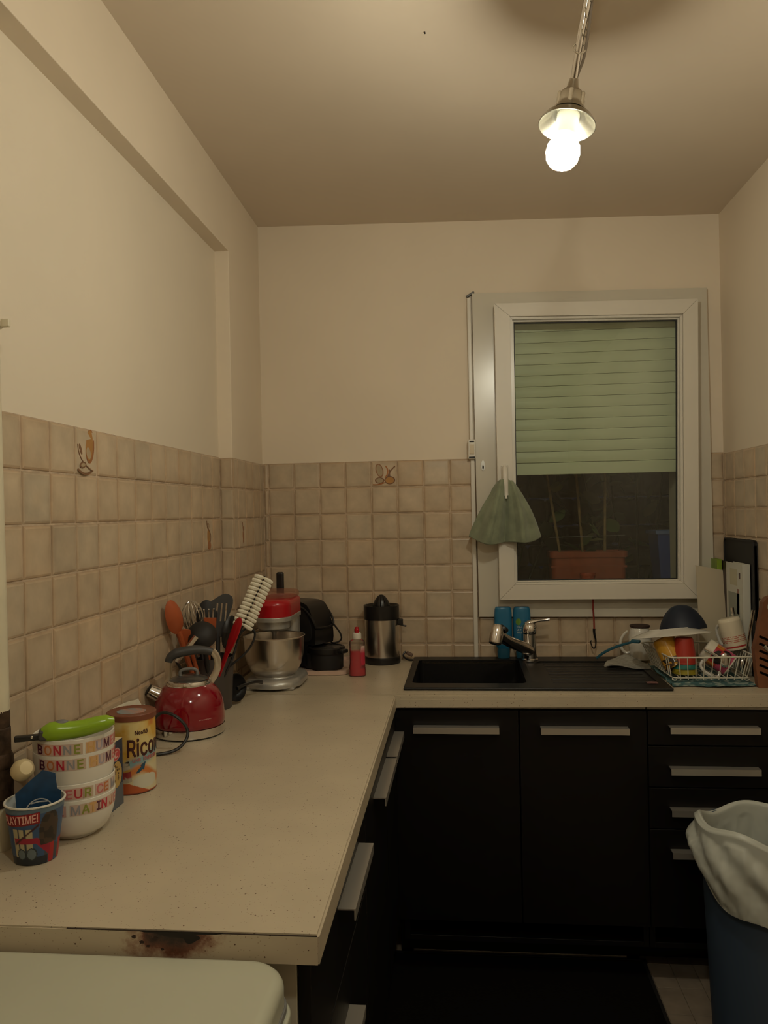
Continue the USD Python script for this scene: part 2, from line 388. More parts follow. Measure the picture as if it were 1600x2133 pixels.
# back wall with the window opening
wb = thing('wall_back', None, None, kind='structure')
outer = Polygon([(-.15, -.06), (1.9, -.06), (1.9, 2.75), (-.15, 2.75)], [[(.95, 1.165), (1.61, 1.165), (1.61, 2.18), (.95, 2.18)]])
m = upright(prism(outer, 0, .25)); m.apply_translation([0, YB+.25, 0])
obj('plaster', m, WALL, wb, smooth=False)
bu = [XP+.0045]+[.0424+.1*i for i in range(18)]; bu[-1] = XR-.001
bv = [1.657-.1*j for j in range(8)]+[ZT]
def hid(u0, u1, v0, v1):
    return u0 > .83 and u1 < 1.70 and v0 > 1.05
gy = lambda v: np.stack([v[:, 0], YB-v[:, 2], v[:, 1]], 1)
for x0, x1, z0, z1 in ((XP, .845, ZT-.03, 1.657), (.845, 1.688, ZT-.03, 1.08), (1.688, XR, ZT-.03, 1.657)):
    obj('grout', box(x0, x1, YB-.0008, YB+.001, z0, z1, .0003), GROUT, wb)
lay(wb, bu, bv, gy, skip=hid, motifs={(5, 0): fruit})
# right wall
wr = thing('wall_right', None, None, kind='structure')
obj('plaster', box(XR, XR+.12, YF, YB+.1, -.06, 2.8, .0005), WALL, wr)
ru = [2.40, 2.53, 2.63, 2.73, 2.83, 2.93, 3.03, 3.0525]
obj('grout', box(XR-.0008, XR+.001, 2.40, YB, ZT-.03, 1.652, .0003), GROUT, wr)
lay(wr, [-u for u in ru[::-1]], [1.652-.1*j for j in range(8)]+[ZT], lambda v: np.stack([XR-v[:, 2], -v[:, 0], v[:, 1]], 1))
hook = lathe([(0, 0), (.0018, .0), (.0020, .0015), (.0012, .004), (0, .004)], 12)
obj('ceiling_hook', T(hook, (.7257, 1.857, zcl(1.857)*.567+zcr(1.857)*.433-.004)), BLACKM, label='tiny dark hook in the ceiling left of the lamp', cat='hook')

# ------------------------------------------------------------------ window
w1 = thing('window_1', None, None, kind='structure')
obj('outer_frame', quadframe([(.839, 2.275), (1.690, 2.257), (1.697, 1.056), (.843, 1.061)], [(.955, 2.17), (1.605, 2.17), (1.605, 1.175), (.955, 1.175)], 3.034, YB+.03), mat('white_pvc_frame', (.60, .555, .46), .24, var=.03, vscale=4), w1)
so = [(.919, 2.220), (1.644, 2.205), (1.628, 1.129), (.918, 1.130)]
si = [(.976, 2.170), (1.591, 2.153), (1.577, 1.184), (.974, 1.185)]
gl = [(.990, 2.155), (1.578, 2.140), (1.563, 1.197), (.986, 1.198)]
# the sash is mitred at its corners: four members
for a in range(4):
    b = (a+1) % 4
    p = Polygon([so[a], so[b], si[b], si[a]]).buffer(-.0004)
    mm = upright(prism(p, 0, .05)); mm.apply_translation([0, 3.03, 0]); mm = mm
    obj('sash_rail' if a % 2 == 0 else 'sash_stile', mm, PVC, w1, smooth=False)
for a in range(4):
    b = (a+1) % 4
    q = [(np.array(si[k])*.4+np.array(gl[k])*.6) for k in (a, b)]
    p = Polygon([si[a], si[b], q[1], q[0]]).buffer(-.0003); mm = upright(prism(p, 0, .035)); mm.apply_translation([0, 3.024, 0])
    obj('glazing_bead', mm, PVC2, w1, smooth=False)
    p = Polygon([q[0], q[1], gl[b], gl[a]]).buffer(-.0003); mm = upright(prism(p, 0, .02)); mm.apply_translation([0, 3.026, 0])
    obj('glazing_bead', mm, PVC2, w1, smooth=False)
    p = Polygon([gl[a], gl[b], gl[b]+(np.array(gl[b])-si[b])*.25, gl[a]+(np.array(gl[a])-si[a])*.25]).buffer(0); mm = upright(prism(p, 0, .006)); mm.apply_translation([0, 3.024, 0])
    obj('gasket', mm, BLACKM, w1, smooth=False)
mm = upright(prism(Polygon(gl).buffer(.01), 0, .004)); mm.apply_translation([0, 3.025, 0])
obj('pane', mm, PANE, w1, smooth=False)
obj('lock_plate', T(upright(prism(ell(0, 0, .0075, .019), 0, .003)), (.868, 3.034, 1.628)), SILVER, w1)
obj('keyhole', T(upright(prism(ell(0, 0, .003, .008), 0, .0035)), (.868, 3.0338, 1.622)), BLACKM, w1)
hd = smoothpath([(.945, 2.982, 1.612), (.945, 2.955, 1.606), (.945, 2.944, 1.585), (.946, 2.944, 1.54), (.948, 2.945, 1.512)], 6)
obj('handle', cat(tube(hd, [.0105, .0105, .0110, .0105, .009], 12), box(.932, .958, 2.972, 2.981, 1.55, 1.625, .004, 2)), PVC2, w1, label='white window handle')
obj('sill', box(.93, 1.63, YB+.02, 3.36, 1.135, 1.166, .002), mat('sill_stone', (.20, .19, .17), .8), w1)
# roller shutter outside the pane, pulled two thirds down
rs = thing('roller_shutter', 'pale roller shutter pulled two thirds down behind the window glass', 'shutter', (0, 3.125, 0))
SL = mat('shutter_slat', (.66, .63, .47), .45, var=.04, vscale=6)
z = 1.592
obj('bottom_bar', box(.955, 1.605, -.008, .008, z, z+.045, .002), SL, rs, label='flat bottom bar of the shutter')
z += .0465
k = 0
while z < 2.30:
    prof = [(-.004+.0026*math.sin(PI*t), zz) for t, zz in zip(np.linspace(0, 1, 7), np.linspace(z+.0008, z+.0411, 7))]
    pts = [(-p[0]-.004, p[1]) for p in prof]+[(-p[0]+.006, p[1]) for p in prof[::-1]]
    pm = prism(pts, .955, 1.605)          # (depth, height) outline, swept along x
    v = pm.vertices.copy(); pm.vertices = np.stack([v[:, 2], v[:, 0], v[:, 1]], 1); pm.fix_normals()
    obj('slat', pm, SL, rs); z += .0418; k += 1
sg = thing('strap_guide', 'narrow white shutter strap channel left of the window', 'strap channel')
obj('channel', box(.8195, .8345, 3.040, YB, 1.725, 2.262, .003, 2), PVC2, sg)
obj('channel', box(.8215, .8375, 3.040, YB, .902, 1.655, .003, 2), PVC2, sg)
obj('end_clip', T(box(-.017, .017, -.008, .008, -.004, .004, .003), (.833, 3.045, 2.274), ry=-.55), GREY, sg, label='small grey clip at the top')
sw = thing('shutter_strap_winder', 'small white strap winder on the channel beside the window', 'strap winder', (.8275, 3.033, 1.690))
obj('body', box(-.0145, .0145, -.012, .007, -.037, .037, .004, 2), PVC2, sw)
obj('inner_plate', box(-.0085, .0085, -.0145, -.011, -.018, .018, .001), mat('cream_plastic', (.62, .52, .36), .4), sw)
obj('strap_slot', box(-.009, .009, -.0135, -.011, .026, .031, .0005), BLACKM, sw)
obj('strap_slot', box(-.011, .011, -.0135, -.011, -.034, -.028, .0005), BLACKM, sw)
# ------------------------------------------------------------------ fitted furniture
yfront = lambda x: 2.458+.025*(x-.6)
def worktop_poly(p, r=.004): return Polygon(p).buffer(-r).buffer(r)
wt = thing('worktop', 'speckled cream worktop running along the left wall to the near end', 'worktop')
m = union(prism([(XL+.006, 1.0545), (.591, 1.058), (.576, 2.44), (.566, 2.4525), (XL+.006, 2.4525)], ZT-.040, ZT-.004), prism(Polygon([(XL+.006, 1.0545), (.5875, 1.058), (.5725, 2.438), (.563, 2.4525), (XL+.006, 2.4525)]), ZT-.006, ZT))
obj('slab', m, WORKTOP, wt, smooth=False)
obj('end_strip', box(XL+.006, .5895, 1.0530, 1.0548, ZT-.0395, ZT-.0016, .0006), speckled('scorched_laminate', (.50, .425, .31), scorch=(.388, ZT-.006)), wt)
obj('glue_line', box(.24, .589, 1.0528, 1.0546, ZT-.0014, ZT-.0004, .0003), mat('dark_glue', (.03, .018, .012), .8), wt, label='dark line where the end strip has lifted')
# the scorch mark on the near edge: a burnt stain in the strip and a charred crust along its top
def blob(cx, cz, a, b, seed, rough=.25):
    g = np.random.default_rng(seed); t = np.linspace(0, 2*PI, 40, endpoint=False)
    r = 1+rough*sum(g.normal()*np.sin(k*t+g.uniform(0, 6))/k for k in (2, 3, 4, 5, 7))
    return Polygon(np.stack([cx+a*r*np.cos(t), cz+b*r*np.sin(t)], 1)).buffer(0)
lim = sbox(.1, ZT-.0385, .58, ZT-.0002)
sc = [(blob(.400, ZT-.0005, .050, .0065, 12, .4).intersection(lim), np.array((.010, .007, .006))), (blob(.412, ZT-.006, .014, .008, 15, .4).intersection(lim), np.array((.009, .006, .005)))]
for cx, cz, r in ((.347, .884, .0022), (.356, .879, .0016), (.336, .891, .0022), (.366, .889, .0026), (.376, .8755, .0015)):
    sc.append((blob(cx, cz, r*1.4, r, int(cx*1e4)), np.array((.030, .014, .010))))
ms, cs = [], []
for k, (p, col) in enumerate(sc):
    for g in getattr(p, 'geoms', [p]):
        if g.geom_type == 'Polygon' and g.area > 0:
            mm = prism(g, 0, .0003+.00008*k); ms.append(mm); cs.append(np.tile(col, (len(mm.vertices), 1)))
mm = trimesh.util.concatenate(ms); mm = upright(mm); mm.apply_translation([0, 1.0531, 0])
obj('charred_crust', mm, WOODP, wt, color=np.vstack(cs), label='charred black crust of the scorch mark on the near edge')

wt2 = thing('worktop', 'speckled cream worktop under the window carrying the sink', 'worktop')
pl = Polygon([(XL+.006, 2.454), (.571, 2.454), (.580, 2.4585), (XR-.003, yfront(XR)+.004), (XR-.003, YB-.004), (XP+.006, YB-.004), (XP+.006, 2.66), (XL+.006, 2.64)])
def ripple(p, z0, z1, r=.006):
    """The slab's front edge is rounded over: stacked outlines."""
    ms = []
    for a, b, d in ((0, .6, 0), (.6, .8, .0008), (.8, .92, .002), (.92, 1., .0042)):
        ms.append(prism(p.intersection(affinity.translate(p, 0, d)), z0+(z1-z0)*(0 if a == 0 else a-.01), z0+(z1-z0)*b))
    return union(*ms)
m = cut(ripple(pl, ZT-.040, ZT), box(.606, .992, 2.568, 2.990, ZT-.3, ZT+.1, .01))
obj('slab', m, WORKTOP, wt2, smooth=50)

SX0, SX1, SY0, SY1 = .594, 1.418, 2.512, 3.046
sk = thing('kitchen_sink', 'black composite sink with one basin and a ribbed draining board', 'sink')
top = union(box(SX0, SX1, SY0, SY1, ZT, ZT+.010, .004, 2), box(.611, .988, 2.572, 2.986, ZT-.17, ZT+.005, .02, 2))
bas = box(.617, .982, 2.578, 2.980, ZT-.163, ZT+.05, .02, 2)
dr = [prism(sbox(1.045, 2.575, 1.39, 2.955).buffer(-.02).buffer(.02), ZT+.0055, ZT+.03), box(1.0, 1.06, 2.6, 2.94, ZT+.0065, ZT+.03, .01)]
gr = [box(1.065, 1.375, 2.60+.045*i, 2.613+.045*i, ZT+.0035, ZT+.02, .003) for i in range(8)]
obj('bowl_and_drainer', cut(top, bas, *dr, *gr), GRANITE, sk, smooth=30)
obj('drain', lathe([(0, 0), (.03, 0), (.032, .003), (.026, .004), (.024, .001), (0, .001)], 32).apply_translation([.80, 2.79, ZT-.163]), STEEL, sk)

tp = thing('mixer_tap', 'chrome kitchen mixer tap with its spray spout swung to the left', 'tap', (1.022, 2.965, ZT+.010))
obj('body', lathe([(0, 0), (.030, 0), (.030, .006), (.0262, .010), (.0252, .06), (.0250, .098), (.0262, .1), (0, .1)], 40), CHROME, tp)
obj('cartridge_cap', T(lathe([(0, 0), (.0262, 0), (.0276, .008), (.0270, .022), (.021, .034), (.010, .041), (0, .043)], 40), (0, 0, .1008), ry=.12), CHROME, tp)
lv_ = smoothpath([(-.006, 0, .128), (.018, -.001, .142), (.04, -.002, .146), (.062, -.003, .149), (.072, -.003, .150)], 6)
obj('lever', tube(lv_, [.017, .013, .0065, .0045, .0055, .0062], 12), CHROME, tp)
sp = smoothpath([(0, 0, .034), (-.025, -.05, .056), (-.075, -.125, .088), (-.108, -.180, .116), (-.118, -.198, .128)], 8)
obj('spout', tube(sp, [.0225, .0215, .0205, .0195, .0190], 16), CHROME, tp)
hdm = lathe([(0, -.052), (.017, -.052), (.0215, -.05), (.0225, -.046), (.0235, -.020), (.021, .0), (.014, .014), (0, .017)], 32)
obj('spray_head', T(hdm, (-.122, -.203, .146), rx=-.28, ry=.22), CHROME, tp)
obj('spray_face', T(lathe([(0, -.054), (.015, -.054), (.0165, -.0535), (.0165, -.050), (0, -.050)], 24), (-.122, -.203, .146), rx=-.28, ry=.22), BLACKM, tp)
obj('hose_collar', T(lathe([(0, 0), (.017, 0), (.018, .006), (.016, .012), (0, .012)], 24), (-.104, -.190, .140), rx=-.3, ry=.7), BLACK, tp)

def handle_bar(L, parent, loc, rz=0, name='handle'):
    """An L-shaped aluminium bar handle, its length along x, standing out towards -y."""
    prof = Polygon([(0, 0), (-.030, 0), (-.030, -.019), (-.0275, -.019), (-.0275, -.0025), (0, -.0025)])
    m = prism(prof, -L/2, L/2); v = m.vertices.copy(); m.vertices = np.stack([v[:, 2], v[:, 0], v[:, 1]], 1); m.fix_normals()
    return obj(name, T(m, loc, rz=rz), ALU, parent, smooth=False, label='brushed aluminium bar handle')
YC = 2.492
def carcass(parent, x0, x1, y0, y1):
    t = .016
    obj('carcass', cat(box(x0, x0+t, y0, y1, .12, ZT-.041, .0008), box(x1-t, x1, y0, y1, .12, ZT-.041, .0008), box(x0+t, x1-t, y0, y1, .12, .136, .0008), box(x0+t, x1-t, y1-.008, y1, .136, ZT-.041, .0008)), CABINET, parent)
c1 = thing('sink_cabinet', 'black-brown base cabinet with two tall doors below the sink', 'cabinet')
carcass(c1, .585, 1.330, YC+.020, 3.03)
for x0, x1 in ((.566, .9475), (.951, 1.3305)):
    d = obj('door', box(x0, x1, YC, YC+.018, .192, .8445, .0014), CABINET, c1)
    handle_bar(.262, d, ((x0+x1)/2+(.0 if x0 < .9 else .003), YC, .798))
obj('top_rail', box(.566, 1.330, YC+.010, YC+.026, .848, .858, .001), CARCASS, c1, label='pale strip above the doors')
obj('plinth', box(.56, 1.33, 2.66, 2.676, .001, .119, .001), CABINET, c1)
obj('plinth_trim', box(.60, 1.29, 2.6565, 2.6595, .001, .012, .0008), ALU, c1, label='thin metal strip along the foot of the plinth')
for x in (.60, 1.29):
    obj('leg', lathe([(0, 0), (.02, 0), (.02, .01), (.013, .015), (.013, .12), (0, .12)], 20).apply_translation([x, 2.70, 0]), BLACK, c1)
c2 = thing('drawer_cabinet', 'black-brown base cabinet with four drawers beside the bin', 'cabinet')
carcass(c2, 1.333, XR-.012, YC+.020, 3.03)
for z0, z1 in ((.7425, .8445), (.6165, .739), (.491, .613), (.192, .4875)):
    d = obj('drawer', box(1.334, XR-.008, YC, YC+.018, z0, z1, .0014), CABINET, c2)
    handle_bar(.258, d, (1.5225, YC, {.7425: .803, .6165: .680, .491: .556, .192: .430}[z0]))
obj('top_rail', box(1.334, XR-.01, YC+.010, YC+.026, .848, .858, .001), CARCASS, c2, label='pale strip above the drawers')
obj('plinth', box(1.331, XR-.01, 2.68, 2.696, .001, .119, .001), CABINET, c2)
for x in (1.37, 1.70):
    obj('leg', lathe([(0, 0), (.02, 0), (.02, .01), (.013, .015), (.013, .12), (0, .12)], 20).apply_translation([x, 2.74, 0]), BLACK, c2)

def side_unit(name, label, y0, y1, fronts, near=False):
    c = thing(name, label, 'cabinet')
    t = .016
    obj('carcass', cat(box(.0, .55, y0+(.018 if near else 0), y0+t+(.018 if near else 0), .12, ZT-.041, .0008), box(.0, .55, y1-t, y1, .12, ZT-.041, .0008), box(.0, .55, y0+t+.018, y1-t, .12, .136, .0008), box(0, .008, y0+t+.018, y1-t, .136, ZT-.041, .0008)), CABINET, c)
    if near: obj('end_panel', box(.0, .5515, y0, y0+.016, .001, ZT-.041, .001), CARCASS, c, label='cream end panel facing the room')
    obj('plinth', box(.49, .506, y0+(.018 if near else 0), y1, .001, .119, .001), CABINET, c)
    for kind, a, b, z0, z1, hc, hl, hz in fronts:
        d = obj(kind, box(.5535, .5715, a, b, z0, z1, .0014), CABINET, c)
        handle_bar(hl, d, (.5715, hc, hz), rz=PI/2)
    return c
side_unit('side_cabinet', 'black-brown drawer cabinet with a cream end panel at the near end of the worktop', 1.092, 1.70,
          [('drawer', 1.094, 1.697, .668, .8445, 1.462, .268, .800), ('drawer', 1.094, 1.697, .43, .664, 1.30, .268, .575), ('drawer', 1.094, 1.697, .192, .426, 1.30, .268, .36)], near=True)
side_unit('side_cabinet', 'black-brown cabinet with two narrow doors in the corner under the left worktop', 1.703, 2.485,
          [('door', 1.705, 2.158, .192, .8445, 2.005, .300, .798), ('door', 2.162, 2.47, .192, .8445, 2.295, .245, .798)])

wm = thing('washing_machine', 'white enamel appliance with a rounded lid in the near left corner', 'appliance', (0, 0, 0))
def rounded_slab(x0, x1, y0, y1, z0, z1, rc, re, n=5):
    ms = []; o = sbox(x0, y0, x1, y1).buffer(-rc).buffer(rc, quad_segs=16)
    pts = []
    for k in range(n+1):
        a = PI/2*k/n; off = re*(1-math.cos(a)); zz = z1-re+re*math.sin(a)
        c = np.array(o.buffer(-off, quad_segs=16).exterior.coords) if off else np.array(o.exterior.coords)
        pts.append(np.c_[c, np.full(len(c), zz)])
    c = np.array(o.exterior.coords); pts.append(np.c_[c, np.full(len(c), z0)])
    return trimesh.convex.convex_hull(np.vstack(pts))
obj('lid', rounded_slab(XL+.012, .556, .44, 1.047, .838, .874, .055, .016), WHITEP, wm)
obj('lid_seal', rounded_slab(XL+.014, .558, .438, 1.047, .829, .837, .05, .002), GREY, wm)
obj('lid_frame', rounded_slab(XL+.010, .563, .432, 1.049, .814, .828, .052, .004), WHITEP, wm)
obj('body', rounded_slab(XL+.012, .558, .435, 1.048, .02, .812, .03, .004), WHITEP, wm)
for x in (.02, .51):
    for y in (.52, 1.03): obj('foot', lathe([(0, 0), (.02, 0), (.02, .022), (0, .022)], 16).apply_translation([x, y, 0]), BLACK, wm)

RUG = mat('dark_rug', (.0034, .0025, .0022), .95, var=.4, vscale=120, bump=.5, bscale=300, specular_ior_level=.15)
rug = thing('floor_rug', 'dark brown rug on the floor before the cabinets', 'rug')
g = np.random.default_rng(3)
obj('pile', box(.515, 1.342, 1.2, 2.640, .0005, .011, .004, 2), RUG, rug)
obj('binding', cat(box(1.332, 1.344, 1.2, 2.642, .0005, .0125, .003), box(.515, 1.344, 2.634, 2.645, .0005, .0125, .003)), BLACKM, rug)

# ------------------------------------------------------------------ waste bin
bn = thing('waste_bin', 'blue-grey plastic waste bin lined with a white bag at the right edge', 'bin', (1.545, 2.165, 0))
obj('body', lathe([(0, .002), (.118, .002), (.124, .012), (.150, .60), (.157, .605), (.157, .622), (.147, .622), (.145, .60), (.117, .02), (0, .02)], 64), mat('blue_grey_plastic', (.05, .078, .13), .5, bump=.1, bscale=400), bn)
def liner(u, v):
    a = u*2*PI
    n1 = meshkit.fbm(np.stack([3*np.cos(a), 3*np.sin(a), v*5], -1), 4, 5)-.5
    n2 = meshkit.fbm(np.stack([9*np.cos(a)+4, 9*np.sin(a), v*3], -1), 3, 9)-.5
    hem = .085+.135*(.5+.5*np.cos(a+1.15))+.02*np.sin(5*a+1)                 # how far the cuff hangs down outside
    s = v*1.0
    up = np.clip(s/.45, 0, 1); top = np.clip((s-.45)/.1, 0, 1); ins = np.clip((s-.55)/.45, 0, 1)
    rimz = .634+.012*np.sin(2*a+.7)+.008*np.sin(5*a)
    z = np.where(s < .45, rimz-hem*(1-up), np.where(s < .55, rimz+.008*np.sin(PI*top), rimz-.26*ins))
    r_out = .168+.014*np.sin(PI*np.clip(up, 0, 1))*(1-.3*np.cos(a))-.006*(1-up)
    r = np.where(s < .45, r_out-.012*up, np.where(s < .55, .160-.018*top, .142-.016*ins))
    fold = .006*np.sin(7*a+5*z/.1)*(1-up)+.016*n1+.012*n2*(s < .45)
    diag = .007*np.sin(60*(z+.06*np.sin(a+2)*2)+4*a)*np.exp(-((up-.5)/.45)**2)*(s < .45)
    w = np.where((s > .4) & (s < .6), .35, 1.)
    r = r+(fold+diag)*w+np.where(s >= .55, .006*np.sin(14*a+3*n1)*ins, 0)
    r = np.where(s < .45, np.maximum(r, .1625), r)
    return r*np.cos(a), r*np.sin(a), z
lg = grid(liner, 240, 90)
BAG = usdkit.material(stage, '/World/Looks/bin_liner', {'p': ('principled_bsdf', {'base_color': (.68, .71, .66), 'roughness': .33}), 't': ('translucent_bsdf', {'color': (.6, .66, .64)}), 'm': ('mix_closure', {'fac': .25})}, [('p.BSDF', 'm.closure1'), ('t.BSDF', 'm.closure2')], surface='m.closure')
obj('bin_liner', thicken(lg, .0008), BAG, bn, smooth=80, label='white plastic bin bag folded over the rim')

# ------------------------------------------------------------------ the lamp
def aim(m, d, at):
    """Turns a shape built along -z to point along d, and puts it at a point."""
    d = np.array(d, float)/np.linalg.norm(d)
    M = trimesh.geometry.align_vectors([0, 0, -1], d); m = m.copy(); m.apply_transform(M); m.apply_translation(at); return m
SHADE = mat('lamp_metal', (.60, .57, .50), .28, 1.)
SHADEP = mat('shade_metal', (.52, .50, .42), .22, 1.)
def lamp_head(lamp, top, d, lit):
    """Holder, shade and bulb hanging from 'top' along d."""
    hold = lathe([(0, -.047), (.036, -.047), (.0335, -.041), (.0295, -.036), (.0275, -.028), (.0262, -.010), (.0225, -.004), (.016, 0), (.012, .010), (.0095, .026), (0, .026)], 40)
    obj('lamp_holder', aim(hold, d, top), SHADE, lamp)
    for k in range(6):
        a = k*PI/3+.3
        obj('holder_rib', aim(T(box(-.0042, .0042, -.0042, .0042, -.038, -.008, .0030, 2), (.0262*math.cos(a), .0262*math.sin(a), 0), rz=a), d, top), SHADE, lamp)
    sh = lathe([(.0185, -.046), (.034, -.046), (.038, -.051), (.049, -.059), (.0565, -.071), (.0575, -.0735), (.0560, -.0742), (.047, -.0625), (.036, -.0545), (.031, -.0500), (.0185, -.0500)], 72)
    obj('shade', aim(sh, d, top), SHADEP, lamp, smooth=60)
    obj('bulb_socket', aim(lathe([(0, -.098), (.0205, -.098), (.0225, -.094), (.0225, -.050), (0, -.050)], 32), d, top), mat('socket_grey', (.10, .10, .085), .5), lamp)
    bl = lathe([(0, -.165), (.012, -.1635), (.024, -.157), (.0315, -.146), (.034, -.132), (.032, -.118), (.026, -.107), (.0205, -.0995), (0, -.0985)], 40)
    obj('bulb', aim(bl, d, top), lit, lamp)
def pendant(label, top, d, lit, way, can):
    lamp = thing('ceiling_lamp', label, 'lamp')
    lamp_head(lamp, top, d, lit)
    rod = smoothpath([top+np.array((.004, .002, .024))]+way+[can-np.array((0, 0, .018))], 8)
    obj('rod', tube(rod, [.0070, .0080, .0085], 16), CHROME, lamp)
    obj('canopy', T(lathe([(0, -.030), (.038, -.028), (.052, -.018), (.056, 0), (0, 0)], 48), can), SHADE, lamp)
    return lamp, rod
zc = lambda x, y: zcl(y)*(1-(x-XL)/(XR-XL))+zcr(y)*(x-XL)/(XR-XL)
lamp, rod1 = pendant('ceiling lamp with a bare lit bulb under a small metal shade', np.array((1.0275, 1.652, 2.302)), (-.17, -.12, -.97), LIT,
                     [np.array((1.045, 1.607, 2.41)), np.array((1.062, 1.56, 2.50))], np.array((1.062, 1.44, zc(1.062, 1.44))))
pendant('its twin, a second bare-bulb ceiling lamp hanging out of view above the camera', np.array((.884, .32, 2.326)), (-.10, -.15, -.97), LIT_2,
        [np.array((.887, .30, 2.42)), np.array((.892, .26, 2.50))], np.array((.892, .16, zc(.892, .16))))
def ring(c, R, r, rot, n=20):
    t = np.arange(n)*2*PI/n
    return T(tube(np.stack([R*np.cos(t), R*.8*np.sin(t), 0*t], 1), r, 6, closed=True), c, rx=rot[0], ry=rot[1], rz=rot[2])
along = lambda t: np.array([np.interp(t, np.linspace(0, 1, len(rod1)), rod1[:, i]) for i in range(3)])
for k, tt in enumerate((.17, .25, .35, .43, .52, .62)):
    obj('chain_link', ring(along(tt)+np.array((.007 if k % 2 else .001, -.004, 0)), (.0125, .0095, .0115, .0100, .0120, .0105)[k], .0014, (PI/2+.25*math.sin(3*k), .35*math.cos(2*k), .7*k)), SHADE, lamp)
cp_ = [along(t)+np.array(((.0105+.003*math.sin(9*t))*min(1, .35+t*6), -.002+.004*math.cos(14*t), 0)) for t in np.linspace(0., .95, 40)]
obj('flex_cable', tube(cp_, .0030, 8), mat('grey_flex', (.24, .20, .16), .5), lamp)
# ------------------------------------------------------------------ things on the left worktop
Z = ZT+.0005
hp = thing('heating_pipe', 'cream painted pipe with an old brass valve at the left edge', 'pipe', (-.004, 1.300, 0))
PIPE = mat('pipe_paint', (.66, .60, .45), .4, var=.06, vscale=14)
BRASS = mat('dirty_brass', (.060, .036, .022), .55, .5, var=.6, vscale=60, bump=.4, bscale=150)
obj('riser', tube([(-.002, 0, 1.134), (-.005, -.012, 2.353)], .0195, 20), PIPE, hp)
obj('pipe_clip', cat(lathe([(.020, -.006), (.025, -.006), (.025, .006), (.020, .006), (.020, -.006)], 24).apply_translation([-.004, -.006, 1.797]), box(.018, .034, -.004, .004, 1.790, 1.804, .002)), PIPE, hp)
obj('union_nut', cat(lathe([(0, 0), (.018, 0), (.018, .028), (0, .028)], 24).apply_translation([0, 0, 1.108]), lathe([(0, 0), (.0215, 0), (.0215, .04), (.019, .044), (0, .044)], 6).apply_translation([0, 0, 1.064])), BRASS, hp)
obj('valve_body', cat(lathe([(0, 0), (.021, .0), (.0225, .006), (.0225, .020), (.020, .026), (0, .026)], 24).apply_translation([0, 0, 1.038]), lathe([(0, 0), (.0215, 0), (.0225, .05), (0, .05)], 24).apply_translation([0, 0, .988])), BRASS, hp)
obj('valve_knob', T(lathe([(0, 0), (.012, 0), (.0185, .004), (.0205, .012), (.019, .026), (.012, .034), (0, .036)], 28), (.043, -.014, 1.036), ry=1.15, rz=-.62, s=.88), mat('old_cream_plastic', (.66, .55, .33), .35), hp, label='cream plastic valve knob')
obj('lower_pipe', tube([(.0, 0, .990), (-.002, 0, .9005)], [.0165, .0195], 20), PIPE, hp)
obj('lock_nut', lathe([(0, 0), (.0205, 0), (.0205, .016), (0, .016)], 6).apply_translation([0, 0, .973]), BRASS, hp)

# paper cup with a card standing in it
cup = thing('paper_cup', 'small printed paper cup with a white rolled rim beside the pipe', 'cup', (.0765, 1.268, Z))
CH = .0960                                # the cup's height; its print is drawn for .083
Rc = lambda z: .0335+(.0462-.0335)*np.asarray(z)/CH
CA = math.atan2(-1.283, .7248)           # towards the camera
def cup_col(v):
    a = (np.arctan2(v[:, 1], v[:, 0])-CA+PI) % (2*PI)-PI; z = v[:, 2]*.083/CH
    r = np.hypot(v[:, 0], v[:, 1])
    c = np.tile((.035, .085, .19), (len(v), 1))
    n = meshkit.noise(np.stack([a*5, z*120, 0*z], 1), 3)
    lead = (z > .028) & (a > .05) & (a < .95) & (np.hypot((a-.55)/.42, (z-.045)/.032) < 1)
    cream = (a > -.95) & (a < -.12) & (z > .008) & (z < .053)
    c[cream] = (.42, .37, .22)
    c[cream & (np.abs(a+.42) < .05)] = (.03, .04, .06)
    c[cream & (np.abs(a+.70) < .03)] = (.03, .04, .06)
    band = (np.abs(z-(.036-.020*np.clip(a, 0, 2)**1.0*1.2)) < .0045*(1+np.clip(a, 0, 1)*2.4)) & (a > -.9)
    c[(a > .35) & (z < .032-.012*(a-.35)) & (z > .004)] = (.05, .06, .075)
    c[(a > .55) & (z < .030) & (np.abs(a-.95) > .13)] = (.38, .02, .02)
    c[band & (a < .6)] = (.30, .012, .035)
    c[lead] = (.055, .035, .022)
    c[lead & (n > .6)] = (.025, .018, .014)
    dia = np.abs(z-(.058-(.10-a)*.028)) < .0016
    c[dia & (a < .12) & (a > -.9)] = (.05, .008, .010)
    c[(z < .012) & (a < .5)] = (.015, .02, .03)
    for ca, rr in ((-.62, .0075), (-.18, .0085)):
        d = np.hypot((a-ca)*.040, z-.0165)
        c[d < rr] = (.13, .17, .19); c[np.abs(d-rr) < .0009] = (.02, .03, .03)
    c[z > .074] = (.10, .16, .22)
    c[(r < Rc(v[:, 2])-.0008) & (z > .003)] = (.50, .53, .52)
    return c
prof = [(.0, .002), (.032, .002), (.0325, .0)]+[(float(Rc(z)), z) for z in np.linspace(.001, CH, 90)]+[(float(Rc(z))-.0014, z) for z in np.linspace(CH, .004, 8)]+[(0, .004)]
obj('body', lathe(prof, 200), PRINT, cup, smooth=50, color=cup_col)
t = np.arange(64)*2*PI/64
obj('rim', tube(np.stack([.0464*np.cos(t), .0464*np.sin(t), 0*t+CH+.0005], 1), .0019, 8, closed=True), mat('white_paper', (.66, .64, .57), .55), cup)
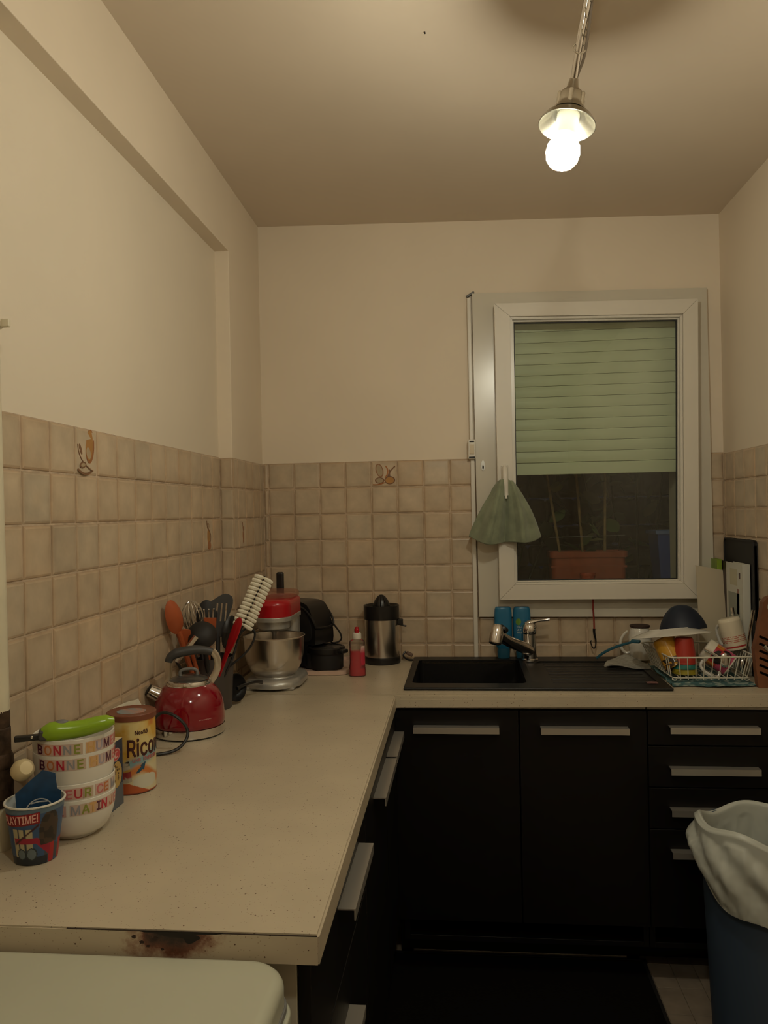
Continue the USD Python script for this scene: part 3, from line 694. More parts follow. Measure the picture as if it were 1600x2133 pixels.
for nm, mt, off, mm in (('lettering_shadow', mat('print_red', (.42, .02, .03), .4), .0006, None), ('lettering', mat('print_pink', (.72, .42, .36), .4), .0013, None)):
    q_ = letters('PLAYTIME!', .0125 if nm == 'lettering' else .0150, bold=True, depth=.0003); q_.apply_scale([(.060 if nm == 'lettering' else .0625)/(q_.bounds[1, 0]-q_.bounds[0, 0]), 1, 1])
    if nm == 'lettering_shadow':
        bk = prism(sbox(-.0335, -.0028, .0335, .0160), 0, .0003); obj('title_band', wrap(bk, Rc, CA-.60, .0700, lean=.10, eps=.0003), mat('print_dark_red', (.20, .008, .012), .4), cup, smooth=False)
    obj(nm, wrap(q_, Rc, CA-.60, .0710-(.001 if nm != 'lettering' else 0), lean=.10, eps=off), mt, cup, smooth=False)
card = thing('blue_card', 'dark blue card with a pale arc standing inside the paper cup', 'card', (.0800, 1.275, Z+.016), rz=CA+PI/2)
cp = Polygon([(-.029, 0), (.029, 0), (.034, .088), (.028, .092), (.0255, .118), (.006, .126), (-.012, .112), (-.0365, .092), (-.034, .06)])
obj('sheet', upright(prism(cp, 0, .0012)), mat('card_blue', (.010, .050, .125), .4, var=.25, vscale=60), card, smooth=False)
arcs = [LineString([(.022*math.cos(a), .055+.024*math.sin(a)) for a in np.linspace(.15, PI-.1, 24)]).buffer(.0009), LineString([(-.012, .073), (.0, .0745), (.012, .0735)]).buffer(.0011)]
obj('printed_arc', cat(*[T(upright(prism(a, 0, .0003)), (0, -.0012, 0)) for a in arcs]), mat('print_pale', (.50, .52, .52), .45), card, smooth=False)

# four lettered breakfast bowls
LC = {'p': (.09, .02, .045), 'o': (.50, .17, .06), 'r': (.45, .03, .05), 'g': (.27, .27, .30), 'e': (.24, .27, .045), 'h': (.60, .36, .13), 'l': (.36, .33, .40), 'k': (.55, .16, .16), 'm': (.62, .28, .10)}
PANEL = {k: tuple(np.array(c)*.18+np.array((.60, .44, .37))*.82) for k, c in LC.items()}
PANEL['h'] = (.60, .37, .19); PANEL['m'] = (.60, .37, .22)
def bowl_profile(H, R=.069):
    o = [(0, .0035), (.030, .0035), (.0335, 0), (.0375, 0), (.039, .004)]
    for s in np.linspace(.07, 1, 14): o.append((.040+(R-.040)*(1-(1-s)**2.4)**.55, .004+(H-.004)*s))
    inn = [(r-.0032, z) for r, z in o[5:]][::-1]; inn[0] = (R-.0028, H)
    return o+[(R-.0012, H+.0009)]+inn+[(.034, .0085), (0, .008)]
def bowl(label, z, H, text, rz=0., loc=(.0895, 1.379), R=.0690):
    b = thing('breakfast_bowl', label, 'bowl', (loc[0], loc[1], z), 0, 'lettered breakfast bowls in one stack')
    pr = bowl_profile(H, R)
    obj('body', lathe(pr, 96), WHITEC, b, smooth=40)
    oz = np.array([p for p in pr[4:19]]); Rz = lambda zz: np.interp(zz, oz[:, 1], oz[:, 0])
    h = .0150; ms, cs, ps, pc = [], [], [], []
    z0 = H-.0225
    for ch, col, deg in text:
        a = -math.atan2(1.387, .710)+math.radians(deg*.93+3)+rz
        L = letters(ch, h, bold=True, depth=.0003); wd = L.bounds[1, 0]-L.bounds[0, 0]
        if wd > .0148: L.apply_scale([.0148/wd, 1, 1])
        q_ = wrap(L, Rz, a, z0, eps=.0007); ms.append(q_); cs.append(np.tile(LC[col], (len(q_.vertices), 1)))
        pm = wrap(prism(sbox(-.0092, -.0022, .0092, h+.0022), 0, .0003), Rz, a, z0, eps=.0003); ps.append(pm); pc.append(np.tile(PANEL[col], (len(pm.vertices), 1)))
    obj('letter_panel', trimesh.util.concatenate(ps), GLAZE, b, color=np.vstack(pc), label='pale coloured squares behind the letters')
    obj('lettering', trimesh.util.concatenate(ms), GLAZE, b, color=np.vstack(cs), label='coloured capital letters under the rim')
    return b
bh = [('B', 'p', -59), ('O', 'o', -43.5), ('N', 'r', -28), ('N', 'g', -13), ('E', 'e', 1), ('H', 'h', 22), ('U', 'l', 36), ('M', 'p', 51), ('E', 'k', 66), ('U', 'r', 81), ('R', 'e', 96)]
mc = [('H', 'h', -56), ('U', 'l', -41), ('M', 'p', -26), ('E', 'k', -12), ('U', 'r', 1.5), ('R', 'e', 16), ('C', 'k', 36), ('E', 'o', 48), ('M', 'g', 68)]
ma = [('C', 'k', -40), ('E', 'r', -25), ('M', 'g', -3), ('A', 'e', 12), ('T', 'h', 23.5), ('I', 'p', 33), ('N', 'r', 43.5), ('J', 'o', 60), ('E', 'k', 74)]
bowl('lowest white lettered bowl of the stack, standing on the worktop', Z, .0745, ma)
bowl('third white lettered bowl from the top, nested in the lowest one', Z+.0285, .0745, mc)
bowl('second white lettered bowl, nested just under the topmost one', Z+.0535, .1000, bh, rz=.07)
bowl('topmost white lettered bowl, with the green pan handle lying on it', Z+.0795, .1000, bh)

ph_ = thing('pan_handle', 'lime green detachable pan handle lying across the top bowl', 'handle', (.1200, 1.337, 1.0800), rz=.42)
UsdGeom.Xformable(ph_).AddScaleOp().Set(Gf.Vec3f(.87, .95, .97))
gp = smoothpath([(-.066, 0, .012), (-.045, 0, .0155), (-.01, 0, .0150), (.03, 0, .0200), (.068, 0, .0245)], 10)
LIME = mat('lime_plastic', (.24, .40, .014), .25)
obj('grip', tube(gp, [.0120, .0170, .0178, .0168, .0158, .0152, .0150, .0148, .0142, .0125, .006], 24), LIME, ph_)
obj('release_button', T(trimesh.creation.icosphere(3, 1.), (-.032, 0, .030), s=[.0135, .0085, .0055]), GREY, ph_)
obj('collar', box(-.074, -.058, -.012, .012, .002, .021, .004, 2), DGREY, ph_)
obj('clamp', box(-.118, -.070, -.0062, .0062, .0035, .0135, .002), BLACK, ph_)
obj('rivet', T(lathe([(0, 0), (.003, 0), (.002, .0014), (0, .0016)], 12), (-.086, -.0063, .010), rx=PI/2), STEEL, ph_)

bx = thing('biscuit_box', 'slim dark blue biscuit box wedged between the bowls and the tin', 'box', (.0985, 1.491, Z))
obj('carton', box(-.018, .018, -.030, .030, 0, .128, .0008), mat('box_navy', (.012, .022, .055), .4), bx, smooth=False)
obj('top_flap', box(-.0178, .0178, -.0298, .0298, .1278, .1286, .0003), mat('box_cream', (.66, .55, .34), .5), bx)
def right_face(p, k, col):
    m = prism(p, 0, .0002+.0002*k); v = m.vertices.copy(); m.vertices = np.stack([.018+v[:, 2], v[:, 0], v[:, 1]], 1); m.fix_normals()
    return m, np.tile(col, (len(v), 1))
bits = [right_face(ell(0, .103, .018, .0125), 0, (.55, .30, .27)), right_face(ell(0, .103, .0155, .0105), 1, (.50, .05, .06)),
        right_face(Polygon(ell(-.001, .103, .009, .0068).exterior.coords, [ell(.002, .103, .0062, .0042).exterior.coords]), 2, (.66, .42, .38)),
        right_face(sbox(-.030, .0, .030, .042), 0, (.085, .10, .125)),
        right_face(ell(.002, .064, .022, .025), 1, (.46, .30, .085))]
gq = np.random.default_rng(8)
for _ in range(13):
    a, r_ = gq.uniform(0, 2*PI), gq.uniform(.2, .85); bits.append(right_face(ell(.002+.021*r_*math.cos(a), 0.064+.025*r_*math.sin(a), .0018, .0022, 30), 3, (.12, .06, .02)))
obj('cookie_print', cat(*[b[0] for b in bits]), PRINT, bx, color=np.vstack([b[1] for b in bits]), label='printed round cookie, red badge and grey panel')

tin = thing('drink_powder_tin', 'tall yellow and orange printed tin with a brown plastic lid', 'tin', (.0990, 1.606, Z))
UsdGeom.Xformable(tin).AddScaleOp().Set(Gf.Vec3f(1, 1, 1.115))
TA = math.atan2(-1.662, .705); RT = .0480
def tin_col(v):
    a = (np.arctan2(v[:, 1], v[:, 0])-TA+PI) % (2*PI)-PI; z = v[:, 2]; x = a*RT
    n = meshkit.fbm(np.stack([x*32, z*28, 0*z], 1), 4, 21); n2 = meshkit.fbm(np.stack([x*22+7, z*40, 0*z+3], 1), 3, 33)
    yel, pale, org, dko, cre = map(np.array, ((.62, .36, .055), (.68, .55, .24), (.56, .19, .045), (.40, .065, .02), (.60, .58, .47)))
    c = yel+(pale-yel)*np.clip((n-.38)/.25, 0, 1)[:, None]
    c = c+(org-c)*(np.clip((n2-.52)/.12, 0, 1)*np.clip((z-.080)/.03, 0, 1)*.9)[:, None]
    lo = np.clip((.060-z)/.012, 0, 1)[:, None]; c = c+(pale*.5+cre*.5-c)*lo
    blue = np.exp(-((z-(.056+.5*(x-.002)*.6))/.010)**2)*(x > -.012)
    c = c+(np.array((.16, .33, .40))-c)*np.clip(blue*1.1, 0, .9)[:, None]
    sw = (.046-.30*(x-.030)**2*22); d = (z-(.026+.55*(x+.01)**2*14)); 
    m_ = np.clip(1-np.abs(z-(.034+.012*np.sin(x*60+.6)))/.0115, 0, 1)[:, None]; c = c+(org-c)*np.minimum(m_*1.5, 1)
    e = np.hypot((x-.030)/.030, (z-.022)/.0125) < 1; c[e] = cre
    base = (z < .020-.016*np.clip((x+.005)/.04, 0, 1)) ; c[base] = dko*.75+org*.25
    c[z < .003] = (.20, .04, .02)
    return c
obj('body', lathe([(0, 0), (RT-.002, 0), (RT, .001)]+[(RT, z) for z in np.linspace(.002, .1325, 110)]+[(0, .133)], 220), PRINT, tin, smooth=50, color=tin_col)
obj('lid', lathe([(0, .1325), (RT+.0018, .1325), (RT+.0018, .1420), (RT, .1435), (RT-.003, .1420), (0, .1420)], 64), mat('brown_plastic_lid', (.18, .055, .028), .4), tin)
sl = prism(ell(0, 0, .030, .026), .1421, .1424)
obj('lid_sticker', sl, PRINT, tin, color=lambda v: np.where((meshkit.noise(v*160, 2) > .62)[:, None], (.45, .22, .17), (.17, .26, .30))*1., label='blue printed sticker on the lid')
TXT = mat('print_dark_brown', (.050, .008, .008), .4)
def on_tin(nm, s, h, ang, z, lean, m, bold=True, eps=.0005, sx=1., label=None):
    L = letters(s, h, bold, .0003); L.apply_scale([sx, 1, 1]); obj(nm, wrap(L, RT, TA+ang, z, lean, eps), m, tin, smooth=False, label=label)
on_tin('brand_lettering', 'Ricor\u00e9', .0300, .74, .0700, .02, TXT, sx=.74)
on_tin('small_lettering', 'Nestl\u00e9', .0070, .42, .1085, .03, TXT, sx=.95)
on_tin('pink_lettering', 'UNE  \u00c9NERGIE', .0062, .62, .0600, .04, mat('print_rose', (.50, .13, .12), .4))
def tin_shape(nm, polys, ang, z):
    m, c = flat(polys); q_ = wrap(m, RT, TA+ang, z, eps=.0002, center=False); 
    k = len(m.vertices)
    v, f = trimesh.remesh.subdivide_to_size(m.vertices, m.faces, .006)
    from scipy.spatial import cKDTree
    cc = c[cKDTree(m.vertices).query(v)[1]]
    obj(nm, q_, PRINT, tin, color=cc)
jarp = [(affinity.rotate(sbox(-.0115, -.018, .0115, .012).buffer(-.003).buffer(.003), 10, origin=(0, 0)), (.46, .40, .30)), (affinity.rotate(sbox(-.0118, .002, .0118, .012), 10, origin=(0, 0)), (.50, .30, .06)),
        (affinity.rotate(sbox(-.0118, -.004, .0118, .001), 10, origin=(0, 0)), (.30, .04, .04)), (affinity.rotate(sbox(-.012, .0125, .012, .0195), 10, origin=(0, 0)), (.02, .015, .012))]
tin_shape('printed_jar', jarp, -.30, .0400)
tin_shape('printed_arrow', [(Polygon([(-.011, -.010), (-.004, -.009), (.004, -.003), (.006, -.006), (.0105, .010), (-.001, .004), (.001, .002), (-.006, -.004)]), (.015, .07, .13))], .36, .0480)

pp = thing('paper_packet', 'crumpled white paper packet leaning on the tiles behind the tin', 'packet')
o_ = np.array([(1.735, ZT+.001), (1.742, 1.012), (1.775, 1.022), (1.86, 1.018), (1.925, 1.010), (1.938, .985), (1.925, ZT+.001)])
def sheet(lo, hi, off):
    """A crumpled sheet between a lower and an upper edge (y, z polylines), standing off the tiles by 'off' at its foot."""
    def fn(u, v):
        t = np.linspace(0, 1, len(lo)); y0, z0 = np.interp(u, t, lo[:, 0]), np.interp(u, t, lo[:, 1]); t = np.linspace(0, 1, len(hi)); y1, z1 = np.interp(u, t, hi[:, 0]), np.interp(u, t, hi[:, 1])
        n = meshkit.noise(np.stack([u*6, v*5, 0*u], -1), 4)
        return XL+.0075+off*(1-v)+.007*n, y0+(y1-y0)*v, z0+(z1-z0)*v
    return thicken(grid(fn, 30, 16), -.0012)
obj('wrapper', sheet(np.array([(1.735, ZT+.001), (1.925, ZT+.001)]), o_[1:5], .022), mat('packet_paper', (.70, .66, .54), .6), pp, smooth=20)
obj('flap', sheet(np.array([(1.765, .965), (1.93, .962)]), np.array([(1.768, 1.006), (1.85, 1.008), (1.938, .992)]), .014).apply_translation([.011, 0, 0]), mat('packet_paper', (.70, .66, .54), .6), pp, smooth=20)

# kettle
kt = thing('kettle', 'red enamelled traditional kettle with a grey handle and chrome bands', 'kettle', (.076, 2.020, Z))
KA = math.atan2(-2.02, .719)
obj('base', lathe([(0, 0), (.086, 0), (.0885, .003), (.0885, .006)], 72), BLACK, kt)
obj('base_band', lathe([(.06, .004), (.0890, .004), (.0900, .008), (.0895, .024), (.087, .0255), (.06, .0255)], 72), CHROME, kt)
rb = [(.06, .0258), (.0880, .0258), (.0890, .029), (.0890, .055), (.0875, .075), (.0835, .092), (.0760, .108), (.0665, .120), (.0565, .1275), (.0515, .130), (.0, .130)]
obj('body', lathe(smoothpath([(r, 0, z) for r, z in rb[1:-1]], 5)[:, [0, 2]].tolist()+[(0, .130)], 96), REDG, kt, smooth=60)
obj('collar', lathe([(.045, .1275), (.0575, .1275), (.0580, .131), (.0555, .138), (.050, .1395), (.045, .138)], 72), CHROME, kt)
obj('lid', lathe([(0, .136), (.0505, .1365), (.049, .140), (.035, .1465), (.018, .149), (0, .1495)], 64), mat('lid_grey', (.09, .085, .08), .22, .4), kt)
hd_ = np.array((math.cos(KA+PI/2), math.sin(KA+PI/2), 0))     # to the right, seen from the camera
P3 = lambda s, z, y=0.: tuple(hd_*s+np.array((-hd_[1], hd_[0], 0))*y+np.array((0, 0, z)))
obj('lid_knob', tube(smoothpath([P3(-.021, .147), P3(-.019, .161), P3(0, .165), P3(.019, .161), P3(.021, .147)], 6), .0042, 10), GREY, kt, label='small grey arched lid handle')
for s in (-1, 1):
    o_ = .012; e = smoothpath([P3(.054*s, .128), P3(.058*s+o_*.5, .142), P3(.062*s+o_, .168), P3(.060*s+o_, .190), P3(.049*s+o_, .207)], 8)
    obj('handle_bracket', tube(e, .0095, 10, sx=.22), STEEL, kt)
obj('handle_grip', tube(smoothpath([P3(-.050, .186), P3(-.041, .201), P3(-.012, .2105), P3(.026, .2125), P3(.060, .205)], 8), [.0095, .0130, .0125, .0115, .010], 16), DGREY, kt)
sp_ = aim(lathe([(0, -.046), (.0145, -.046), (.0165, -.044), (.021, 0), (0, 0)], 32), (-hd_*.9+np.array((0, 0, .52))), P3(-.060, .094))
obj('spout', sp_, CHROME, kt)
obj('spout_lid', aim(lathe([(0, -.050), (.013, -.050), (.0155, -.0465), (0, -.0462)], 24), (-hd_*.9+np.array((0, 0, .52))), P3(-.060, .094)), BLACK, kt)
L = letters('KENWOOD', .0052, True, .0003); obj('lettering', wrap(L, .0890, KA+.46, .046, eps=.0002), mat('print_silver', (.55, .35, .33), .4), kt, smooth=False)
cd = thing('power_cable', 'black power cable looped in front of the red kettle', 'cable')
pts = [(.012, 1.905, .906), (.030, 1.885, .958), (.066, 1.868, .990), (.106, 1.868, .974), (.126, 1.865, .940), (.112, 1.845, .913), (.080, 1.825, .9048), (.045, 1.815, .9045), (.015, 1.83, .9045), (-.010, 1.87, .9045)]
obj('cord', tube(smoothpath(pts, 12), .0038, 10), BLACK, cd)

# utensil pot and what stands in it
pt = thing('utensil_pot', 'grey utensil pot behind the kettle, full of kitchen tools', 'pot', (.052, 2.285, Z))
obj('body', lathe([(0, 0), (.054, 0), (.056, .003), (.064, .148), (.0645, .15), (.0605, .15), (.053, .006), (0, .006)], 48), mat('pot_grey', (.060, .050, .045), .4), pt)
U = np.array((.052, 2.285, Z))
def lean(tip, foot=(0, 0, .012)):
    """From the pot's inside floor to a tip in the room."""
    return U+np.array(foot), np.array(tip, float)
def blade(pa, pb, outline, t, facing):
    """A flat head drawn in its own plane (x across, y from the neck to the tip) set from pa to pb, its face towards 'facing'."""
    pa, pb = np.array(pa, float), np.array(pb, float); y = (pb-pa)/np.linalg.norm(pb-pa); f = np.array(facing, float); x = np.cross(y, -f); x /= np.linalg.norm(x); z_ = np.cross(x, y)
    m = outline if isinstance(outline, trimesh.Trimesh) else prism(outline, -t/2, t/2)
    m = m.copy(); v = m.vertices; m.vertices = pa+v[:, :1]*x+v[:, 1:2]*y+v[:, 2:3]*z_; m.fix_normals(); return m
CAMV = np.array((.7948-.06, -2.2, .25)); CAMV /= np.linalg.norm(CAMV)
def spoon_head(L, W, depth, k=24):
    """A spoon's bowl: x across, y along, hollow towards +z."""
    def fn(u, v):
        a = v*2*PI; r = u
        X, Y = W*r*np.cos(a)*(1-.12*np.sin(a)), L*(.5+.5*r*np.sin(a))
        return X, Y, -depth*(1-r**2)
    return thicken(grid(fn, 8, k+1), .0025)
def shaft(nm, a, b, r, m, par, **kw): return obj(nm, tube([a, b], r, 10, **kw), m, par)
def tool(name, label, cat_, tip, neck, foot=(0, 0, .012)):
    p = thing(name, label, cat_, (0, 0, 0), group=None); a, b = lean(tip, foot); n = a+(b-a)*neck
    return p, a, n, b
p, a, n, b = tool('wooden_spoon', 'orange spoon leaning out to the left towards the tiles', 'spoon', (-.006, 2.085, 1.252), .68, (-.022, -.02, .012))
shaft('handle', a, n, [.006, .007, .0085], ORANGE, p); obj('bowl', blade(n-(b-n)*.02, b, spoon_head(.105, .0265, .012), 0, CAMV+np.array((.9, .1, .1))), ORANGE, p, smooth=50)
p, a, n, b = tool('spatula', 'short orange spatula beside the orange spoon', 'spatula', (.020, 2.150, 1.160), .66, (-.01, -.025, .012))
shaft('handle', a, n, .006, ORANGE, p); obj('blade', blade(n, b, Polygon([(-.008, 0), (.008, 0), (.014, .03), (.014, .078), (.004, .082), (-.012, .074), (-.013, .03)]), .004, CAMV), ORANGE, p)
p, a, n, b = tool('spatula', 'orange spatula standing between the whisk and the black ladle', 'spatula', (.066, 2.235, 1.160), .76, (-.015, -.01, .012))
shaft('handle', a, n, .0055, ORANGE, p); obj('blade', blade(n, b, Polygon([(-.010, 0), (.010, 0), (.017, .03), (.017, .07), (-.017, .07), (-.017, .03)]), .004, CAMV), ORANGE, p)
p, a, n, b = tool('whisk', 'steel wire balloon whisk standing behind the orange spoon', 'whisk', (.020, 2.20, 1.222), .58, (-.015, -.005, .012))
shaft('handle', a, n, .0075, STEEL, p)
yv = (b-n)/np.linalg.norm(b-n); x1 = np.cross(yv, (0, 1, 0)); x1 /= np.linalg.norm(x1); x2 = np.cross(yv, x1); Lw = np.linalg.norm(b-n)
for k in range(6):
    e = math.cos(k*PI/6)*x1+math.sin(k*PI/6)*x2
    pp_ = [n+yv*Lw*s+e*.029*w for s, w in ((0, -.15), (.25, -.62), (.6, -1.), (.88, -.75), (1, 0), (.88, .75), (.6, 1.), (.25, .62), (0, .15))]
    obj('wire', tube(smoothpath(pp_, 5), .0011, 6), CHROME, p)
p, a, n, b = tool('serving_spoon', 'black plastic spoon behind the pasta fork', 'spoon', (.034, 2.30, 1.210), .68, (-.01, .01, .012))
shaft('handle', a, n, .006, BLACKM, p); obj('bowl', blade(n, b, spoon_head(.098, .030, .010), 0, CAMV), BLACKM, p, smooth=50)
PRONG = mat('dull_steel', (.55, .48, .38), .35, .6)
p, a, n, b = tool('pasta_fork', 'chrome pasta fork with curved prongs above the black ladle', 'pasta fork', (.052, 2.245, 1.188), .76, (-.005, .0, .012))
shaft('handle', a, n, .0045, CHROME, p)
xx = np.cross((b-n)/np.linalg.norm(b-n), -CAMV); xx /= np.linalg.norm(xx)
for k in (-1.5, -.5, .5, 1.5):
    obj('prong', tube(smoothpath([n, n+(b-n)*.4+xx*.010*k, b+xx*.0125*k, b+xx*.014*k+CAMV*.014+np.array((0, 0, .004))], 6), [.0024, .0024, .0020], 8), PRONG, p)
p, a, n, b = tool('slotted_turner', 'dark grey slotted turner standing at the back of the pot', 'turner', (.070, 2.31, 1.222), .62, (.01, .01, .012))
shaft('handle', a, n, .0065, DGREY, p)
o = Polygon(smoothpath([(-.012, 0), (.012, 0), (.030, .025), (.041, .060), (.034, .092), (.008, .114), (-.022, .126), (-.035, .120), (-.036, .08), (-.026, .03)], 3)).buffer(0)
for k in (-.020, -.007, .006): o = o.difference(affinity.rotate(sbox(k-.0022, .045, k+.0022, .098), 4, origin=(k, .07)))
obj('blade', blade(n, b+(b-n)*.05, o, .003, CAMV), DGREY, p)
p, a, n, b = tool('serving_spoon', 'black plastic spoon at the right side of the pot, behind the red tool', 'spoon', (.108, 2.315, 1.178), .58, (.02, .0, .012))
shaft('handle', a, n, .006, BLACK, p); obj('bowl', blade(n, b, spoon_head(.10, .024, .010), 0, CAMV+np.array((.5, .2, 0))), BLACK, p, smooth=50)
# ladle: the back of its bowl turned to the room
p = thing('ladle', 'matt black ladle with its round bowl turned to the room', 'ladle')
lc = np.array((.054, 2.185, 1.142))
hemi = lathe([(0, 0), (.012, .0008), (.025, .005), (.036, .014), (.0425, .028), (.0430, .032), (.0405, .032), (.034, .015), (.022, .007), (0, .0025)], 40)
obj('bowl', aim(hemi, CAMV*.9+np.array((-.1, 0, .55)), lc+CAMV*.018), BLACKM, p, smooth=60)
shaft('handle', U+np.array((.005, -.02, .012)), lc+np.array((.006, .012, -.036)), [.006, .0055, .007], BLACKM, p)
p = thing('steel_utensil', 'steel tool handle slanting between the orange spoon and the ladle', 'tool')
shaft('handle', (.004, 2.13, 1.062), (.052, 2.155, 1.128), [.0065, .0085, .009], STEEL, p); shaft('shank', (.004, 2.13, 1.062), U+np.array((-.030, -.015, .02)), .004, BLACK, p)
p = thing('silicone_spoon', 'red silicone spoon leaning right, in front of the white bristles', 'spoon')
a, b = U+np.array((.0, -.030, .03)), np.array((.163, 2.205, 1.172)); n = a+(b-a)*.58
shaft('handle', a, n, [.006, .007, .0075], REDP, p, sx=.7)
obj('head', tube([n+(b-n)*s for s in (-.02, .2, .45, .7, .9, 1.)], [.0075, .012, .0145, .0145, .012, .005], 14, sx=.45), REDP, p)
p = thing('bottle_brush', 'white bristle brush with a twisted wire core leaning out to the right', 'brush')
a = U+np.array((.016, .002, .02)); b1, b2 = np.array((.152, 2.262, 1.140)), np.array((.215, 2.285, 1.283))
obj('wire_core', tube([a, b1, b2], .0022, 8), BLACKM, p)
ax = (b2-b1)/np.linalg.norm(b2-b1); Lb = np.linalg.norm(b2-b1)
sd = np.cross(ax, CAMV); sd /= np.linalg.norm(sd); fr = np.cross(sd, ax)
BR = mat('white_bristle', (.72, .68, .55), .75, bump=.4, bscale=500)
gq = np.random.default_rng(12)
for side in (-1, 1):
    for k in range(13):
        c0 = b1+ax*(Lb*(k+.5)/13)
        out = sd*side*(.0275+gq.normal(0, .0008))-ax*.004
        tuft = [c0+fr*-.003, c0+out*.35+fr*.004, c0+out*.75+fr*.003, c0+out]
        obj('bristle_tuft', tube(smoothpath(tuft, 4), [.0030, .0056, .0068, .0050], 8), BR, p)
p = thing('wire_loop', 'black wire loop hanging out of the utensil pot beside the red spoon', 'loop')
obj('loop', tube(smoothpath([U+np.array((.03, -.02, .06)), (.118, 2.27, 1.03), (.172, 2.29, 1.085), (.176, 2.292, 1.125), (.160, 2.285, 1.130), (.128, 2.265, 1.07), (.10, 2.25, 1.00), U+np.array((.025, -.025, .05))], 10), .0032, 8), BLACKM, p)
p = thing('plastic_ladle', 'black plastic ladle lying on the worktop at the foot of the utensil pot', 'ladle')
hem2 = lathe([(0, 0), (.014, .001), (.028, .007), (.038, .018), (.0415, .030), (.0395, .030), (.030, .012), (0, .004)], 40)
obj('bowl', aim(hem2, (-.83, .45, -.15), np.array((.106, 2.330, ZT+.045))+np.array((-.02, .012, 0))), BLACK, p, smooth=60)
obj('handle', tube(smoothpath([(.112, 2.332, .946), (.14, 2.385, .952), (.155, 2.455, .938)], 6), [.006, .005, .006], 10), BLACK, p)
# ------------------------------------------------------------------ corner appliances
mx = thing('stand_mixer', 'red and silver stand mixer with a steel bowl in the corner', 'mixer', (.168, 2.578, Z))
MA = .0                                                  # the head points a little to the right of the room's axis
def local(m, a=MA): return T(m, rz=a)
base = rounded_slab(-.092, .092, -.098, .170, .008, .034, .088, .020, 6)
obj('base', local(base), SILVER, mx, smooth=50)
for x, y in ((-.06, -.055), (.06, -.055), (-.055, .13), (.055, .13)):
    obj('foot', local(box(x-.018, x+.018, y-.016, y+.016, 0, .010, .004)), SILVER, mx)
obj('bowl_seat', local(lathe([(.03, .030), (.060, .030), (.064, .034), (.060, .040), (.03, .040)], 48)), SILVER, mx)
bo = [(0, .036), (.056, .036), (.060, .038), (.076, .052), (.088, .075), (.0950, .105), (.0985, .160), (.1000, .164), (.1010, .1652), (.0995, .1662), (.0970, .163), (.0930, .105), (.086, .077), (.074, .056), (.055, .042), (0, .041)]
obj('mixing_bowl', local(lathe(bo, 96)), STEEL, mx, smooth=45)
obj('column', local(box(-.055, .055, .098, .168, .028, .225, .022, 5)), SILVER, mx)
def head(z0, z1, w, front, re):
    m = rounded_slab(-w, w, front, .19, z0, z1, w*.96, re, 7); return local(m)
obj('planetary_hub', local(lathe([(0, .186), (.046, .186), (.052, .191), (.053, .204), (.0545, .2135), (0, .2135)], 48)), SILVER, mx)
obj('hub_shadow_gap', local(lathe([(0, .2135), (.049, .2135), (.049, .2155), (0, .2155)], 48)), BLACKM, mx)
obj('head_band', head(.2152, .2295, .0620, -.068, .003), SILVER, mx, smooth=40)
obj('head', head(.2297, .2850, .0610, -.067, .020), REDP, mx, smooth=50)
obj('beater_shaft', local(lathe([(0, .140), (.006, .140), (.0075, .160), (.0065, .163), (.009, .176), (.013, .178), (.014, .188), (0, .188)], 24)), CHROME, mx)
wires = [local(tube(smoothpath([(0, 0, .150), (.030*math.cos(a), .030*math.sin(a), .110), (.026*math.cos(a), .026*math.sin(a), .070), (0, 0, .056)], 6), .0012, 6)) for a in np.arange(6)*PI/3]
for wm_ in wires: obj('beater_wire', wm_, CHROME, mx)
cv_ = thing('plastic_cover', 'see-through reddish plastic cover lying on top of the red mixer', 'cover', (.160, 2.66, Z+.2856), rz=MA)
CLR = usdkit.material(stage, '/World/Looks/clear_red_plastic', {'t': ('transparent_bsdf', {'color': (.95, .84, .78)}), 'p': ('principled_bsdf', {'base_color': (.45, .22, .16), 'roughness': .3}), 'm': ('mix_closure', {'fac': .25})}, [('t.BSDF', 'm.closure1'), ('p.BSDF', 'm.closure2')], surface='m.closure')
obj('shell', rounded_slab(-.066, .068, -.085, .085, 0, .018, .05, .010, 5), CLR, cv_, smooth=50)
kb = thing('knife_block', 'black knife block hidden behind the red mixer', 'knife block', (.134, 2.810, Z))
obj('block', box(-.028, .028, -.024, .024, 0, .178, .004), BLACKM, kb)
kn = thing('kitchen_knife', 'black knife handle standing upright behind the mixer', 'knife', (.1375, 2.810, Z+.1785))
obj('handle', union(rounded_slab(-.0135, .0135, -.009, .009, 0, .176, .008, .0075, 5), box(-.0145, .0145, -.0085, .0085, 0, .03, .004, 2)), BLACK, kn, smooth=50)
obj('bolster', box(-.0146, .0146, -.0092, .0092, 0, .008, .002), STEEL, kn)

try_ = thing('serving_tray', 'pale pink plastic tray under the black coffee machine', 'tray', (.247, 2.868, Z), rz=.06)
o = sbox(-.128, -.125, .128, .148).buffer(-.035).buffer(.035)
TRAYM = mat('pale_pink_plastic', (.60, .42, .33), .35)
obj('floor', prism(o, 0, .004), TRAYM, try_)
obj('rim', prism(Polygon(o.buffer(.004).exterior.coords, [o.buffer(-.005).exterior.coords]), .001, .015), TRAYM, try_)
cm = thing('coffee_machine', 'black capsule coffee machine standing on the pale tray', 'coffee machine', (.205, 2.900, Z+.0045), rz=-.50)
